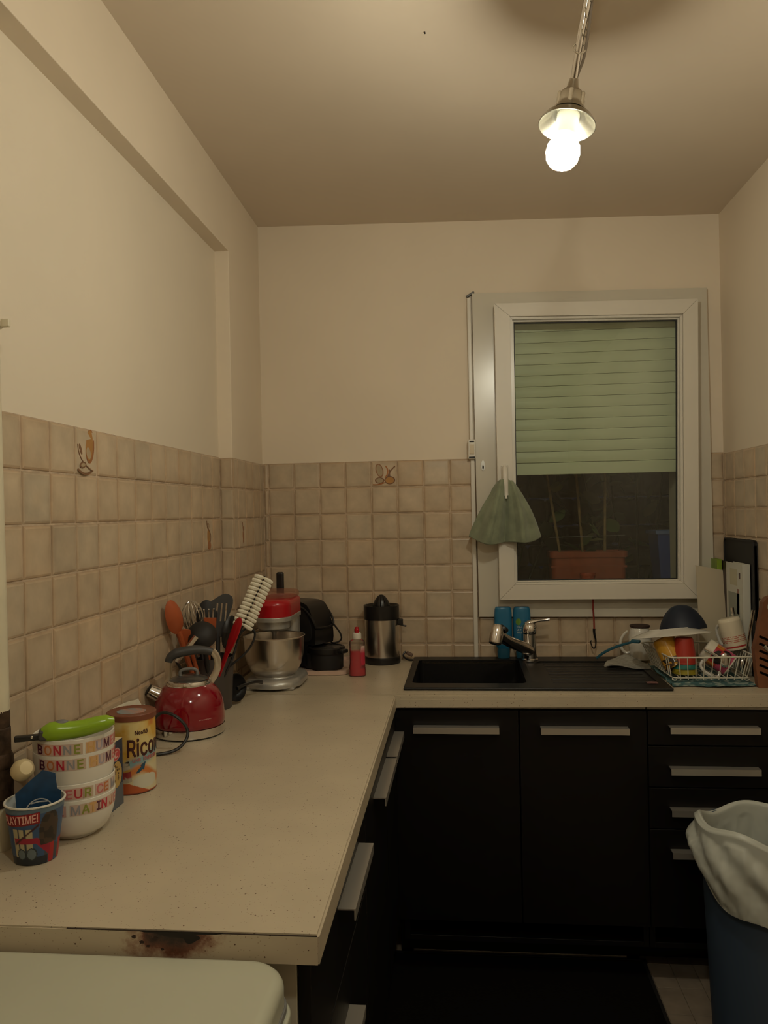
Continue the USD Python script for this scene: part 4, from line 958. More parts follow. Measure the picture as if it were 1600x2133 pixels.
# drawn in the machine's forward (x) and up (z) axes, its width along y
side = Polygon(smoothpath([(-.105, .010), (-.108, .10), (-.104, .200), (-.092, .232), (-.04, .240), (.030, .238), (.055, .228), (.074, .196), (.088, .150), (.092, .105), (.086, .085), (.058, .088), (.050, .06), (.05, .010)], 3))
body = prism(side.buffer(0), -.052, .052); v = body.vertices.copy(); body.vertices = np.stack([v[:, 0], -v[:, 2], v[:, 1]], 1); body.fix_normals()
obj('body', body, BLACK, cm, smooth=35)
cheek = Polygon(smoothpath([(-.080, .06), (-.075, .20), (-.02, .226), (.034, .222), (.062, .185), (.076, .14), (.070, .105), (.030, .100), (-.03, .085)], 4))
for s in (-1, 1):
    q_ = prism(cheek.buffer(0), .0518*1, .057); v = q_.vertices.copy(); q_.vertices = np.stack([v[:, 0], s*v[:, 2], v[:, 1]], 1); q_.fix_normals()
    obj('side_cheek', q_, BLACKM, cm, smooth=35)
obj('lever_arch', cat(*[tube(smoothpath([(-.030, s*.0585, .105), (-.012, s*.0595, .170), (.022, s*.0595, .222), (.060, s*.0585, .205), (.092, s*.050, .150)], 8), .0042, 8) for s in (-1, 1)]+[tube(smoothpath([(.092, -.05, .150), (.099, 0, .146), (.092, .05, .150)], 6), .0045, 8)]), BLACK, cm)
obj('spout', T(lathe([(0, .088), (.010, .085), (.014, .10), (.018, .12), (0, .12)], 24), (.070, 0, 0)), BLACK, cm)
obj('drip_tray', cat(T(lathe([(0, .002), (.056, .002), (.0585, .006), (.0595, .058), (0, .058)], 48), (.104, -.004, 0)), box(.04, .10, -.052, .046, .002, .056, .006)), BLACKM, cm)
obj('drip_grid_rim', T(lathe([(0, .058), (.064, .058), (.0655, .062), (.0655, .076), (.062, .080), (.056, .080), (.054, .076), (0, .076)], 48), (.104, -.004, 0)), BLACK, cm)
obj('drip_grid', cat(*[box(.104-math.sqrt(max(.054**2-(y+.004)**2, 1e-6)), .104+math.sqrt(max(.054**2-(y+.004)**2, 1e-6)), y-.0018, y+.0018, .0762, .0775, .0005) for y in np.arange(-.05, .046, .008)]), STEEL, cm)
obj('grid_tab', T(box(-.006, .022, -.018, .018, .060, .074, .004, 2), (.166, -.004, 0)), BLACK, cm)
cb = thing('machine_cable', 'thin black cable hanging beside the coffee machine', 'cable')
obj('cord', tube(smoothpath([(.306, 2.900, 1.065), (.330, 2.905, 1.030), (.337, 2.905, .998), (.318, 2.900, .988), (.302, 2.93, .995)], 8), .0032, 8), BLACK, cb)

sb = thing('washing_up_bottle', 'clear squeeze bottle of pink-red liquid with a white cap and red nozzle', 'bottle', (.419, 2.738, Z), rz=.15)
def oval_loft(sec, n=40):
    """Rounded-rectangle sections (half width, half depth, z, roundness) joined bottom to top."""
    t = np.arange(n)*2*PI/n; rings = []
    for a, b, z, e in sec:
        c, s = np.cos(t), np.sin(t); rings.append(np.stack([a*np.sign(c)*np.abs(c)**e, b*np.sign(s)*np.abs(s)**e, 0*t+z], 1))
    v = np.vstack(rings+[[[0, 0, sec[0][2]]], [[0, 0, sec[-1][2]]]]); k = len(sec); f = []
    for i in range(k-1):
        for j in range(n):
            a0, b0 = i*n+j, i*n+(j+1) % n; f += [[a0, b0, b0+n], [a0, b0+n, a0+n]]
    for j in range(n): f += [[k*n, (j+1) % n, j], [k*n+1, (k-1)*n+j, (k-1)*n+(j+1) % n]]
    return trimesh.Trimesh(v, f, process=False)
CLEAR = usdkit.material(stage, '/World/Looks/clear_bottle', {'f': ('fresnel', {'IOR': 1.45}), 't': ('transparent_bsdf', {'color': (.96, .94, .91)}), 'g': ('glossy_bsdf', {'color': (.9, .9, .9), 'roughness': .06}), 'm': ('mix_closure', {}), 'p': ('diffuse_bsdf', {'color': (.45, .40, .34)}), 'm2': ('mix_closure', {'fac': .07})}, [('f.fac', 'm.fac'), ('t.BSDF', 'm.closure1'), ('g.BSDF', 'm.closure2'), ('m.closure', 'm2.closure1'), ('p.BSDF', 'm2.closure2')], surface='m2.closure')
obj('bottle', oval_loft([(.027, .017, 0, .8), (.0290, .019, .003, .8), (.0285, .019, .022, .8), (.0265, .0175, .045, .8), (.0258, .017, .08, .8), (.0262, .017, .100, .8), (.0262, .0165, .116, .85), (.024, .0155, .122, .9), (.014, .013, .126, 1), (.0125, .0125, .129, 1)]), CLEAR, sb, smooth=60)
obj('liquid', oval_loft([(.0255, .0155, .002, .8), (.0275, .0175, .004, .8), (.0270, .0175, .022, .8), (.0252, .0162, .045, .8), (.0245, .0157, .08, .8), (.0246, .0157, .087, .8)]), mat('pink_liquid', (.80, .012, .06), .15), sb, smooth=60)
lb = oval_loft([(.0268, .0180, .028, .8), (.0270, .0180, .045, .8), (.0264, .0175, .08, .8), (.0268, .0176, .104, .8)])
keep = lb.triangles_center[:, 0] > .012
lb = trimesh.Trimesh(lb.vertices, lb.faces[keep & (np.arange(len(lb.faces)) < 3*80)], process=False)
obj('label', lb, PRINT, sb, smooth=60, color=lambda v: np.where(((v[:, 2] > .088) | ((v[:, 2] < .044) & (v[:, 2] > .031)))[:, None], (.60, .48, .42), (.50, .03, .06))*1., label='white and red label on the side of the bottle')
obj('cap', lathe([(0, .127), (.0145, .127), (.0155, .130), (.0150, .145), (.0125, .1485), (0, .1485)], 32), PVC2, sb)
obj('nozzle', lathe([(0, .1487), (.0075, .1487), (.0082, .152), (.0085, .160), (.0062, .163), (.006, .168), (0, .169)], 24), REDP, sb)

jc = thing('citrus_juicer', 'brushed steel and black electric citrus juicer against the tiles', 'juicer', (.480, 2.984, Z))
obj('foot', lathe([(0, 0), (.0655, 0), (.0675, .003), (.0675, .020), (.066, .026), (0, .026)], 64), BLACK, jc)
obj('housing', lathe([(.03, .026), (.0640, .026), (.0640, .163), (.03, .163)], 96), STEEL, jc)
obj('juice_ring', lathe([(.03, .163), (.0655, .163), (.0668, .166), (.0668, .206), (.0668, .214), (.0650, .2152), (.0625, .213), (.058, .206), (.0, .200)], 72), BLACK, jc)
cone = lathe([(0, .198), (.0310, .198), (.0322, .205), (.0305, .219), (.0240, .234), (.0150, .246), (.0065, .2525), (0, .2535)], 120)
a = np.arctan2(cone.vertices[:, 1], cone.vertices[:, 0]); rr = np.hypot(cone.vertices[:, 0], cone.vertices[:, 1]); cone.vertices[:, :2] *= (1-.10*(np.abs(np.sin(6*a))**.5 < .5)*(rr > .004))[:, None]
obj('reamer', cone, BLACK, jc, smooth=40)
obj('spout', cat(T(box(-.006, .013, -.009, .009, -.011, .012, .003, 2), (.0675, -.012, .152), rz=0), T(box(-.004, .020, -.006, .006, -.003, .002, .0015), (.074, -.012, .142), ry=.28)), BLACK, jc)
cb = thing('plug_cable', 'grey plug and cable end lying behind the juicer', 'cable')
obj('plug', T(box(-.012, .014, -.008, .008, -.006, .007, .004, 2), (.578, 3.02, ZT+.025), rz=.3, ry=.5), mat('brown_grey_plastic', (.16, .10, .075), .5), cb)
obj('cord', tube(smoothpath([(.565, 3.03, ZT+.032), (.556, 3.022, ZT+.018), (.572, 3.012, ZT+.006), (.592, 3.010, ZT+.0045)], 6), .0035, 8), BLACK, cb)

# ------------------------------------------------------------------ round the sink
ZS = ZT+.0105
BLUE = mat('blue_plastic', (.018, .150, .285), .28)
def blue_bottle(label, x, y, rz, leaf):
    b = thing('blue_bottle', label, 'bottle', (x, y, ZS), rz, None)
    obj('body', oval_loft([(.022, .0155, .036, .9), (.0265, .018, .042, .88), (.0305, .0195, .058, .85), (.0325, .0205, .085, .8), (.0328, .0205, .13, .8), (.0322, .0205, .165, .8), (.0305, .0195, .182, .8), (.0275, .018, .1885, .8), (.0255, .0165, .190, .8)]), BLUE, b, smooth=50)
    obj('cap', oval_loft([(.0215, .0150, 0, .9), (.0225, .0160, .003, .9), (.0235, .0165, .024, .9), (.0225, .0158, .0345, .9), (.022, .0155, .036, .9)]), mat('blue_cap', (.016, .10, .17), .35), b, smooth=50)
    W = mat('print_white', (.42, .50, .48), .4)
    def put(nm, m, x_, z_, mt):
        m = upright(m); m.apply_translation([x_, 0, z_]); v = m.vertices.copy()
        yy = -.0205*(1-np.clip(np.abs(v[:, 0])/.0326, 0, .97)**2.5)**(1/2.5); m.vertices[:, 1] = yy-.0005+v[:, 1]; obj(nm, m, mt, b, smooth=False)
    if leaf:
        put('leaf_emblem', prism(Polygon([(0, .012), (.007, .009), (.0095, 0), (.006, -.008), (0, -.012), (-.007, -.007), (-.009, .0), (-.006, .009)]).buffer(.001), 0, .0003), -.014, .136, mat('print_green', (.12, .26, .03), .4))
        for s, z_ in (('TH-GO', .114), ('LE T', .104), ('WASH', .094)):
            put('lettering', letters(s, .0062, True, .0003), -.021, z_, W)
    else:
        put('lettering', letters('washing-up liquid', .0028, False, .0003), -.022, .052, W)
blue_bottle('blue plastic bottle behind the tap spout, left of its twin', .9305, 3.0165, .04, False)
blue_bottle('blue plastic bottle with a green leaf emblem, right of its twin', .9995, 3.0165, .0, True)

bg = thing('bungee_cord', 'red elastic cord with a black hook hanging below the window', 'cord')
obj('cord', tube(smoothpath([(1.257, 2.999, 1.128), (1.259, 3.012, 1.100), (1.262, 3.022, 1.06), (1.263, 3.024, 1.012)], 8), .0032, 8), mat('red_elastic', (.26, .035, .025), .7, var=.3, vscale=400), bg)
obj('hook', tube(smoothpath([(1.2632, 3.024, 1.016), (1.2662, 3.024, .985), (1.2675, 3.024, .956), (1.2615, 3.024, .943), (1.2545, 3.024, .951), (1.2535, 3.024, .972)], 8), [.0052, .0040, .0024, .0022, .0020], 10), BLACK, bg)

tw = thing('hand_towel', 'green-grey hand towel gathered on the window handle', 'towel')
def towel(u, v, lay=0):
    """u across (0..1), v from the gathered top to the hem: an upturned fan with radiating folds."""
    s = 2*u-1
    half = .034+.094*v**.8
    drop = .232*v*(1-.10*np.abs(s)**2)
    x = .945+s*half+.006*np.sin(3*v)*s-.004*v
    arch = .040*np.sqrt(np.clip(1-s**2, 0, 1))*(1-v)**2
    tri = lambda q_: 2/PI*np.arcsin(.97*np.sin(q_))
    fold = .030*tri(s*6.2+.7+.9*v)*np.clip(v*1.6+.2, 0, 1)*1.35+.007*tri(s*17+2*v+.6)*np.clip(v+.15, 0, 1)+.006*(meshkit.noise(np.stack([u*5, v*4, 0*u+lay], -1), 5)-.5)
    notch = .010*np.exp(-(s/.12)**2)*(1-v)
    y = 2.952-.012*(1-s**2)+fold*.75+notch-.010*np.sin(PI*v)
    z = 1.572-.030*(1-arch/.04)*(1-v)-drop+.006*np.sin(s*5+1)*v
    return x, y, z
TOW = mat('towel_cloth', (.225, .255, .165), .95, var=.18, vscale=25, bump=.6, bscale=700, dist=.001, sheen_weight=.3)
obj('cloth', thicken(grid(towel, 90, 46), .004), TOW, tw, smooth=80)
obj('hem', tube(np.array([np.array([float(c) for c in towel(np.array(u), np.array(1.))]) for u in np.linspace(0, 1, 90)]), .0032, 8), TOW, tw, smooth=60)
obj('hanging_tag', T(box(-.004, .004, -.001, .001, -.007, .007, .0005), (.947, 2.935, 1.508)), PVC2, tw, label='small white hanging tag')

# draining rack and its load
RW = mat('white_coated_wire', (.62, .60, .50), .4)
dk = thing('dish_rack', 'white wire dish rack beside the sink, filled with cups', 'dish rack')
c_top = [np.array(p) for p in ((1.430, 2.600, .986), (1.690, 2.598, .989), (1.684, 2.880, .988), (1.402, 2.900, .986))]
c_bot = [np.array(p) for p in ((1.440, 2.610, .921), (1.672, 2.610, .921), (1.672, 2.865, .921), (1.430, 2.880, .921))]
def loop(cs, r, n=5):
    P = []
    for i in range(4):
        a, b, c = cs[i-1], cs[i], cs[(i+1) % 4]
        d1, d2 = (a-b)/np.linalg.norm(a-b), (c-b)/np.linalg.norm(c-b)
        for t in np.linspace(0, 1, n): P.append(b+d1*r*(1-t)**2+d2*r*t**2)
    return np.array(P)
obj('top_rail', tube(loop(c_top, .02), .0026, 8, closed=True), RW, dk)
obj('bottom_rail', tube(loop(c_bot, .015), .0020, 8, closed=True), RW, dk)
for i in range(4):
    n = 10 if i % 2 == 0 else 13
    for k in range(1, n):
        t = k/n; a = c_top[i]*(1-t)+c_top[(i+1) % 4]*t; b = c_bot[i]*(1-t)+c_bot[(i+1) % 4]*t
        if i in (0, 2): obj('wire', tube([a, b+np.array((0, 0, -.006))], .0016, 6), RW, dk)
        else: obj('wire', tube([a, b], .0016, 6), RW, dk)
for k in range(1, 10):
    t = k/10; obj('floor_wire', tube([c_bot[0]*(1-t)+c_bot[1]*t, c_bot[3]*(1-t)+c_bot[2]*t], .0016, 6), RW, dk)
for x, y in ((1.446, 2.618), (1.666, 2.618), (1.666, 2.858), (1.437, 2.872)):
    obj('foot', tube(smoothpath([(x, y, .921), (x-.006, y-.003, .9145), (x, y-.006, .9125), (x+.006, y-.003, .9145), (x, y, .921)], 4), .0018, 6), RW, dk)
dt = thing('dish_towel', 'thin teal patterned cloth spread under the dish rack', 'cloth')
def dcloth(u, v):
    x = 1.424+.255*u+.006*np.sin(v*9); y = 2.566+.33*v+.008*np.sin(u*8)
    sinkz = np.where(x < 1.428, .9118, .9012)
    z = sinkz+.0012+.0075*meshkit.fbm(np.stack([u*6, v*7, 0*u], -1), 3, 3)**2*np.clip(1.6-np.abs(2*u-1), 0, 1)
    return x, y, z
TEAL = paint('cloth_print', .9, bump=.4, bscale=600)
obj('cloth', thicken(grid(dcloth, 60, 60), -.0018), TEAL, dt, smooth=60, color=lambda v: np.where((meshkit.noise(v*np.array((90, 90, 1)), 4) > .62)[:, None], (.26, .33, .30), (.055, .135, .145))*1.)

def tilted(name, label, cat_, at, axis):
    """A thing whose own z axis points along 'axis'."""
    t = thing(name, label, cat_, at); ax = np.array(axis, float)/np.linalg.norm(axis)
    M = trimesh.geometry.align_vectors([0, 0, 1], ax); return t, M
def put(t, M, nm, m, mt, **kw):
    m = m.copy(); m.apply_transform(M); return obj(nm, m, mt, t, **kw)
def mug_shape(R, H, r0=None, t=.003):
    r0 = R if r0 is None else r0
    return [(0, 0), (r0-.004, 0), (r0-.001, .003), (R, H-.002), (R-.001, H), (R-t+.0005, H), (r0-t, .005), (0, .005)]
def mug_ear(R, z0, z1, out, r=.0045):
    zm = (z0+z1)/2
    return tube(smoothpath([(R-.002, 0, z1), (R+out*.7, 0, z1+.003), (R+out, 0, zm+.008), (R+out*.75, 0, z0+.004), (R-.002, 0, z0)], 8), r, 10)
YL = mat('yellow_plastic', (.60, .30, .035), .35)
# yellow mug, tipped: mouth to the lower right
t, M = tilted('mug', 'yellow mug with black drawing tipped over at the left of the rack', 'mug', (1.436, 2.715, 1.027), (.34, -.42, -.90))
def mug_paint(base, marks):
    def f(v):
        c = np.tile(base, (len(v), 1)); w = v@M[:3, :3]
        for test, col in marks: c[test(w)] = col
        return c
    return f
yp = mug_paint((.60, .31, .035), [(lambda w: (w[:, 2] > .066) & (meshkit.noise(w*95, 6) > .60), (.035, .025, .02)), (lambda w: (w[:, 2] > .083) & (meshkit.noise(w*130, 9) > .52), (.05, .03, .02))])
pm = [(0, 0), (.032, 0), (.0355, .003)]+[(.0365, z) for z in np.linspace(.006, .099, 40)]+[(.0355, .1), (.0335, .1), (.0325, .006), (0, .005)]
put(t, M, 'body', lathe(pm, 96), GLAZE, smooth=50, color=yp)
put(t, M, 'handle', T(mug_ear(.0365, .022, .078, .022), rz=.9), YL)
# three plastic cups, one over the other, upside down
def tumbler(label, z, R, r0, H, m):
    c = thing('plastic_cup', label, 'cup', (1.492, 2.672, z), 0, 'upturned plastic cups stacked in the rack')
    obj('body', lathe([(R, 0), (R+.0012, .001), (R+.0010, .004), (R, .006), (r0+.003, H-.004), (r0, H), (0, H), (0, H-.0022), (r0-.001, H-.0025), (R-.0022, .004), (R-.0022, 0), (R, 0)], 56), m, c, smooth=45)
    obj('rim', T(tube(np.stack([R*np.cos(np.arange(48)*2*PI/48), R*np.sin(np.arange(48)*2*PI/48), np.full(48, .002)], 1), .0014, 6, closed=True)), m, c)
tumbler('upturned red plastic cup on top of the stack in the rack', .9565, .0370, .0245, .082, mat('cup_red', (.42, .035, .02), .4))
tumbler('upturned teal plastic cup in the middle of the stack in the rack', .9405, .0380, .0253, .082, mat('cup_teal', (.030, .20, .17), .4))
tumbler('upturned yellow-green plastic cup at the bottom of the stack in the rack', .9240, .0388, .0260, .082, mat('cup_yellow', (.34, .28, .02), .4))
# pink printed mug on its side
t, M = tilted('mug', 'pink printed mug with a white base lying tilted in the rack', 'mug', (1.562, 2.700, 1.000), (.80, -.30, -.58))
lc_ = M[:3, :3].T@(np.array((.7948, 0, 1.4628))-np.array((1.562, 2.70, 1.0))); ac = math.atan2(lc_[1], lc_[0])
def pk(v):
    w = v@M[:3, :3]; a = (np.arctan2(w[:, 1], w[:, 0])-ac+PI) % (2*PI)-PI; z = w[:, 2]
    c = np.tile((.52, .085, .17), (len(v), 1))
    n = meshkit.fbm(np.stack([a*2.2+3, z*55, 0*z], 1), 3, 11)
    for s_ in (-1, 1):
        c[(s_*a > .35) & (s_*a < 1.15) & (z > .026) & (z < .058)] = (.48, .035, .04)
        c[(s_*a > .75) & (s_*a < 1.25) & (z > .028) & (z < .052)] = (.55, .20, .03)
    c[(np.hypot(a/.62, (z-.050)/.020) < 1) & (n > .44)] = (.016, .012, .014)
    c[(np.hypot((a+.55)/.5, (z-.066)/.016) < 1) & (n > .52)] = (.016, .012, .014)
    c[(z < .027) | (z > .090)] = (.70, .66, .55); return c
pm = [(0, 0), (.032, 0), (.0365, .003)]+[(.0378, z) for z in np.linspace(.006, .094, 60)]+[(.0368, .095), (.0345, .095), (.0335, .006), (0, .005)]
put(t, M, 'body', lathe(pm, 120), GLAZE, smooth=50, color=pk)
e = mug_ear(.0378, .020, .078, .026, .0050); ang = None
best = None
for k in range(36):                       # the handle hangs down towards the room
    q_ = T(e, rz=k*PI/18); q_.apply_transform(M); d = (q_.bounds.mean(0)-0)@np.array((-.75, -.15, -.7))
    if best is None or d > best[0]: best = (d, q_)
obj('handle', best[1], WHITEC, t, label='white mug handle')
# white mug with red print, upside down against the back
t, M = tilted('mug', 'white mug with red printed lines upside down over the other mugs', 'mug', (1.655, 2.752, 1.090), (.22, -.10, -.97))
def wm_(v):
    w = v@M[:3, :3]; a = np.arctan2(w[:, 1], w[:, 0]); z = w[:, 2]
    c = np.tile((.70, .63, .48), (len(v), 1))
    for k in range(4):
        zz = .060+.0058*k
        c[(np.abs(z-zz) < .0014) & (meshkit.noise(np.stack([a*16, z*10+k*3, 0*z], 1), 20+k) > .32) & (np.sin(a+.3) < .35)] = (.50, .16, .11)
    c[(z > .0905) & (z < .0965)] = (.42, .03, .03); return c
pm = [(0, 0), (.028, 0), (.033, .0025), (.0352, .008)]+[(.0362+.0015*s, .010+.092*s) for s in np.linspace(0, 1, 70)]+[(.0368, .1035), (.0345, .1035), (.0330, .008), (0, .006)]
put(t, M, 'body', lathe(pm, 160), GLAZE, smooth=50, color=wm_)
put(t, M, 'handle', T(mug_ear(.037, .022, .082, .024), rz=.9), WHITEC)
# plate lying over the cups, and a dark bowl upside down on it
t, M = tilted('dinner_plate', 'white plate lying upside down across the cups in the rack', 'plate', (1.470, 2.760, 1.037), (-.085, .155, 1.))
put(t, M, 'body', lathe([(.0, .014), (.060, .014), (.064, .0175), (.068, .0145), (.100, .006), (.130, -.004), (.1315, -.0055), (.130, -.0065), (.100, .002), (.066, .011), (0, .010)], 96), WHITEC, smooth=50)
t, M = tilted('bowl', 'dark blue bowl upside down on the white plate', 'bowl', (1.522, 2.795, 1.0440), (-.085, .155, 1.))
put(t, M, 'body', lathe([(.0750, .0), (.0765, .002), (.0750, .012), (.0665, .034), (.0500, .060), (.0330, .076), (.018, .083), (0, .085), (0, .081), (.030, .072), (.048, .056), (.064, .032), (.0735, .002), (.0750, 0)], 72), mat('navy_ceramic', (.004, .010, .026), .55, bump=.15, bscale=120), smooth=50)
# white mug upside down behind
bm = thing('mug', 'white mug with a brown base ring upside down at the back of the drainer', 'mug', (1.420, 2.990, ZS), rz=2.9)
obj('body', lathe([(.0335, 0), (.0350, .001), (.0360, .02), (.0400, .055), (.0398, .085), (.0345, .108), (.030, .116), (0, .116), (0, .112), (.028, .112), (.036, .085), (.0365, .055), (.033, .02), (.032, 0), (.0335, 0)], 64), WHITEC, bm, smooth=50)
obj('base_ring', lathe([(0, .116), (.0345, .116), (.0352, .119), (.0352, .1225), (.0335, .1235), (0, .1235)], 48), mat('raw_brown_clay', (.045, .022, .016), .6), bm)
obj('handle', tube(smoothpath([(.036, 0, .024), (.052, .0, .022), (.066, 0, .040), (.067, 0, .066), (.057, 0, .086), (.042, 0, .1)], 8)*np.array((1, 1, 1)), [.0045, .0055, .0055, .005, .004], 10), WHITEC, bm)
db = thing('dish_brush', 'blue handled dish brush leaning on the rack beside the tap', 'brush')
obj('handle', tube(smoothpath([(1.262, 2.972, .9165), (1.292, 2.955, .944), (1.330, 2.935, .966), (1.372, 2.905, .985)], 8), [.0045, .0050, .0050, .0042], 10, sx=.7), mat('blue_handle', (.018, .10, .15), .35), db)
obj('head', T(box(-.016, .016, -.010, .010, -.006, .006, .004, 2), (1.385, 2.893, .990), rz=-.4), mat('blue_handle', (.018, .10, .15), .35), db)
gc = thing('scouring_cloth', 'grey scouring cloth draped flat on the draining board', 'cloth')
def gcl(u, v):
    x = 1.265+.150*u+.035*v*(1-u); y = 2.835+.105*v-.045*u*(1-v)+.01*u
    z = ZS+.004+.017*np.sin(PI*np.clip(u*.9+.1, 0, 1))*(.35+.65*v)+.004*np.sin(u*7+v*4)
    return x, y, z
obj('cloth', thicken(grid(gcl, 40, 24), .005), mat('grey_scourer', (.34, .32, .27), .95, var=.2, vscale=90, bump=.7, bscale=500), gc, smooth=50)
rg = thing('rag', 'small pink rag corner lying at the front edge of the draining board', 'rag')
obj('cloth', thicken(grid(lambda u, v: (1.352+.034*u, 2.572+.022*v, ZS+.0022+.003*np.sin(PI*u)*np.sin(PI*v)), 14, 10), .0018), mat('pink_rag', (.16, .075, .065), .9), rg, smooth=50)
# cutlery standing behind the mugs
def cutlery(nm, label, cat_, a, b, head):
    c = thing(nm, label, cat_); a, b = np.array(a), np.array(b)
    obj('handle', tube([a, a*.5+b*.5, b], [.0028, .0042, .0058], 10, sx=.45), CHROME, c)
    if head == 'fork': obj('head', cat(*[tube([a, a+(a-b)*.1+np.array((k*.004, 0, 0)), a+(a-b)*.32+np.array((k*.004, 0, 0))], .0016, 6) for k in (-1.5, -.5, .5, 1.5)]), CHROME, c)
    elif head == 'spoon': obj('head', T(trimesh.creation.icosphere(2, 1.), a+(a-b)*.15, s=[.016, .006, .024]), CHROME, c)
    else: obj('head', tube([a, a+(a-b)*.5], [.006, .004], 8, sx=.25), STEEL, c)
cutlery('fork', 'steel fork handle rising just right of the white printed mug', 'fork', (1.700, 2.79, .965), (1.6835, 2.800, 1.118), 'fork')
cutlery('dinner_knife', 'steel knife handle standing before the dark board, right of the fork', 'knife', (1.704, 2.785, .97), (1.717, 2.775, 1.088), 'knife')
cutlery('teaspoon', 'steel spoon handle with a bright tip beside the orange board', 'spoon', (1.690, 2.70, .965), (1.7145, 2.69, 1.123), 'spoon')
cutlery('tablespoon', 'shiny spoon lying across the pink mug', 'spoon', (1.600, 2.640, .975), (1.548, 2.650, 1.006), 'spoon')

# ------------------------------------------------------------------ against the right-hand corner
bt = thing('baking_tray', 'black rounded tray standing upright against the right wall tiles', 'tray')
o = sbox(2.712, ZT+.001, 3.010, 1.346).buffer(-.018).buffer(.018)
m = prism(o, 0, .008); v = m.vertices.copy(); m.vertices = np.stack([XR-.0165+v[:, 2]-.0*v[:, 1], v[:, 0], v[:, 1]], 1); m.fix_normals()
obj('sheet', m, BLACKM, bt)
rimo = Polygon(o.exterior.coords, [o.buffer(-.006).exterior.coords]); m = prism(rimo, 0, .0145); v = m.vertices.copy(); m.vertices = np.stack([XR-.0205+v[:, 2], v[:, 0], v[:, 1]], 1); m.fix_normals()
obj('rim', m, BLACKM, bt)
cbd = thing('chopping_board', 'thin beige chopping board leaning beside the window frame', 'board')
g = grid(lambda u, v: (1.610+.097*u+.002*v, 2.913+.050*v+.004*u, ZT+.011+v*(.339-.020*u)), 4, 4)
obj('sheet', thicken(g, -.004), mat('beige_plastic', (.50, .43, .31), .5), cbd, smooth=False)
def book(nm, label, x0, x1, y0, y1, z1, cover, spine, pic=None, lean_=0.):
    b = thing(nm, label, 'book', ((x0+x1)/2, (y0+y1)/2, Z))
    w, d = (x1-x0)/2, (y1-y0)/2; h = z1-Z
    sh = lambda m: (m.apply_transform(np.array([[1, 0, lean_, 0], [0, 1, 0, 0], [0, 0, 1, 0], [0, 0, 0, 1.]])), m)[1]
    obj('pages', sh(box(-w+.0022, w-.0022, -d+.004, d-.004, .003, h-.004, .0006)), mat('paper_edge', (.62, .57, .45), .7), b)
    obj('front_cover', sh(box(-w, -w+.002, -d, d, 0, h, .0007)), cover, b); obj('back_cover', sh(box(w-.002, w, -d, d, 0, h, .0007)), cover, b)
    obj('spine', sh(box(-w, w, -d-.001, -d+.002, 0, h, .0007)), spine, b)
    if pic: pic(b, w, d, h, sh)
LG = mat('book_green', (.22, .33, .03), .4); DB = mat('book_dark', (.030, .012, .012), .4); WB = mat('book_white', (.58, .57, .50), .35)
book('cookbook', 'lime green cookbook standing in the corner behind the beige chopping board', 1.687, 1.704, 2.965, 3.040, 1.270, LG, LG)
book('cookbook', 'thin dark brown cookbook between the green and the white one', 1.706, 1.715, 2.925, 3.020, 1.264, DB, DB)
def wpic(b, w, d, h, sh):
    ms, cs = [], []
    def fl(y0, y1, z0, z1, col):
        m = box(-w-.0004, -w+.0002, y0, y1, z0, z1, .0001); ms.append(sh(m)); cs.append(np.tile(col, (len(m.vertices), 1)))
    fl(-d+.030, d-.02, .03, h-.10, (.30, .31, .26)); fl(-d+.035, -d+.055, h-.17, h-.085, (.33, .18, .14)); fl(-d+.02, -d+.034, h-.05, h-.03, (.10, .06, .06))
    fl(-d+.05, d-.04, h-.075, h-.02, (.52, .48, .34))
    obj('cover_print', cat(*ms), WOODP, b, color=np.vstack(cs))
book('cookbook', 'white cookbook with a photo cover standing nearest of the three', 1.7005, 1.7255, 2.745, 2.908, 1.266, WB, WB, wpic)
wd = mat('orange_wood', (.20, .075, .032), .5, var=.22, vscale=18)
kb2 = thing('wooden_holder', 'orange-brown wooden board with a round hole at the right edge by the rack', 'holder', (0, 2.590, Z))
P = [(1.742, .0), (1.682, .0), (1.676, .06), (1.672, .12), (1.684, .165), (1.694, .225), (1.701, .262), (1.712, .276), (1.728, .282), (1.742, .280)]
bd_ = Polygon(P).buffer(-.002).buffer(.002).difference(ell(1.7235, .248, .0125, .0125, n=28))
for k in range(6):
    bd_ = bd_.difference(affinity.rotate(sbox(1.685, .035+.022*k, 1.732, .0425+.022*k), -24, origin=(1.708, .04+.022*k)))
m = upright(prism(bd_ if bd_.geom_type == 'Polygon' else max(bd_.geoms, key=lambda g_: g_.area), 0, .028)); obj('board', m, wd, kb2, smooth=30)
obj('back_plate', box(1.686, 1.741, .0005, .006, .002, .20, .001), mat('dark_wood', (.05, .025, .015), .7), kb2)
cutlery('steel_spoon', 'bright steel spoon head poking through the wooden holder slots', 'spoon', (1.720, 2.553, 1.005), (1.700, 2.558, 1.030), 'spoon')

# ------------------------------------------------------------------ outside the window
gd = thing('garden_ground', None, None, kind='structure')
obj('paving', box(-1.0, 3.4, 3.36, 6.2, .95, 1.0, .005), mat('garden_earth', (.045, .042, .036), .9, var=.5, vscale=8), gd)
led = thing('outer_ledge', None, None, kind='structure')
obj('slab', box(.4, 2.4, 3.30, 3.62, 1.0, 1.150, .006), mat('ledge_concrete', (.16, .15, .13), .9, var=.25, vscale=14), led)
TC = mat('terracotta_plastic', (.34, .060, .022), .5, var=.15, vscale=20)
tr = thing('planter', 'terracotta window planter outside the glass with three canes', 'planter', (1.300, 3.43, 1.1505))
tro = cut(union(prism(sbox(-.150, -.062, .150, .062).buffer(-.02).buffer(.02), 0, .128)), prism(sbox(-.140, -.052, .140, .052).buffer(-.015).buffer(.015), .012, .2))
obj('trough', tro, TC, tr, smooth=30)
ro = sbox(-.158, -.070, .158, .070).buffer(-.02).buffer(.02)
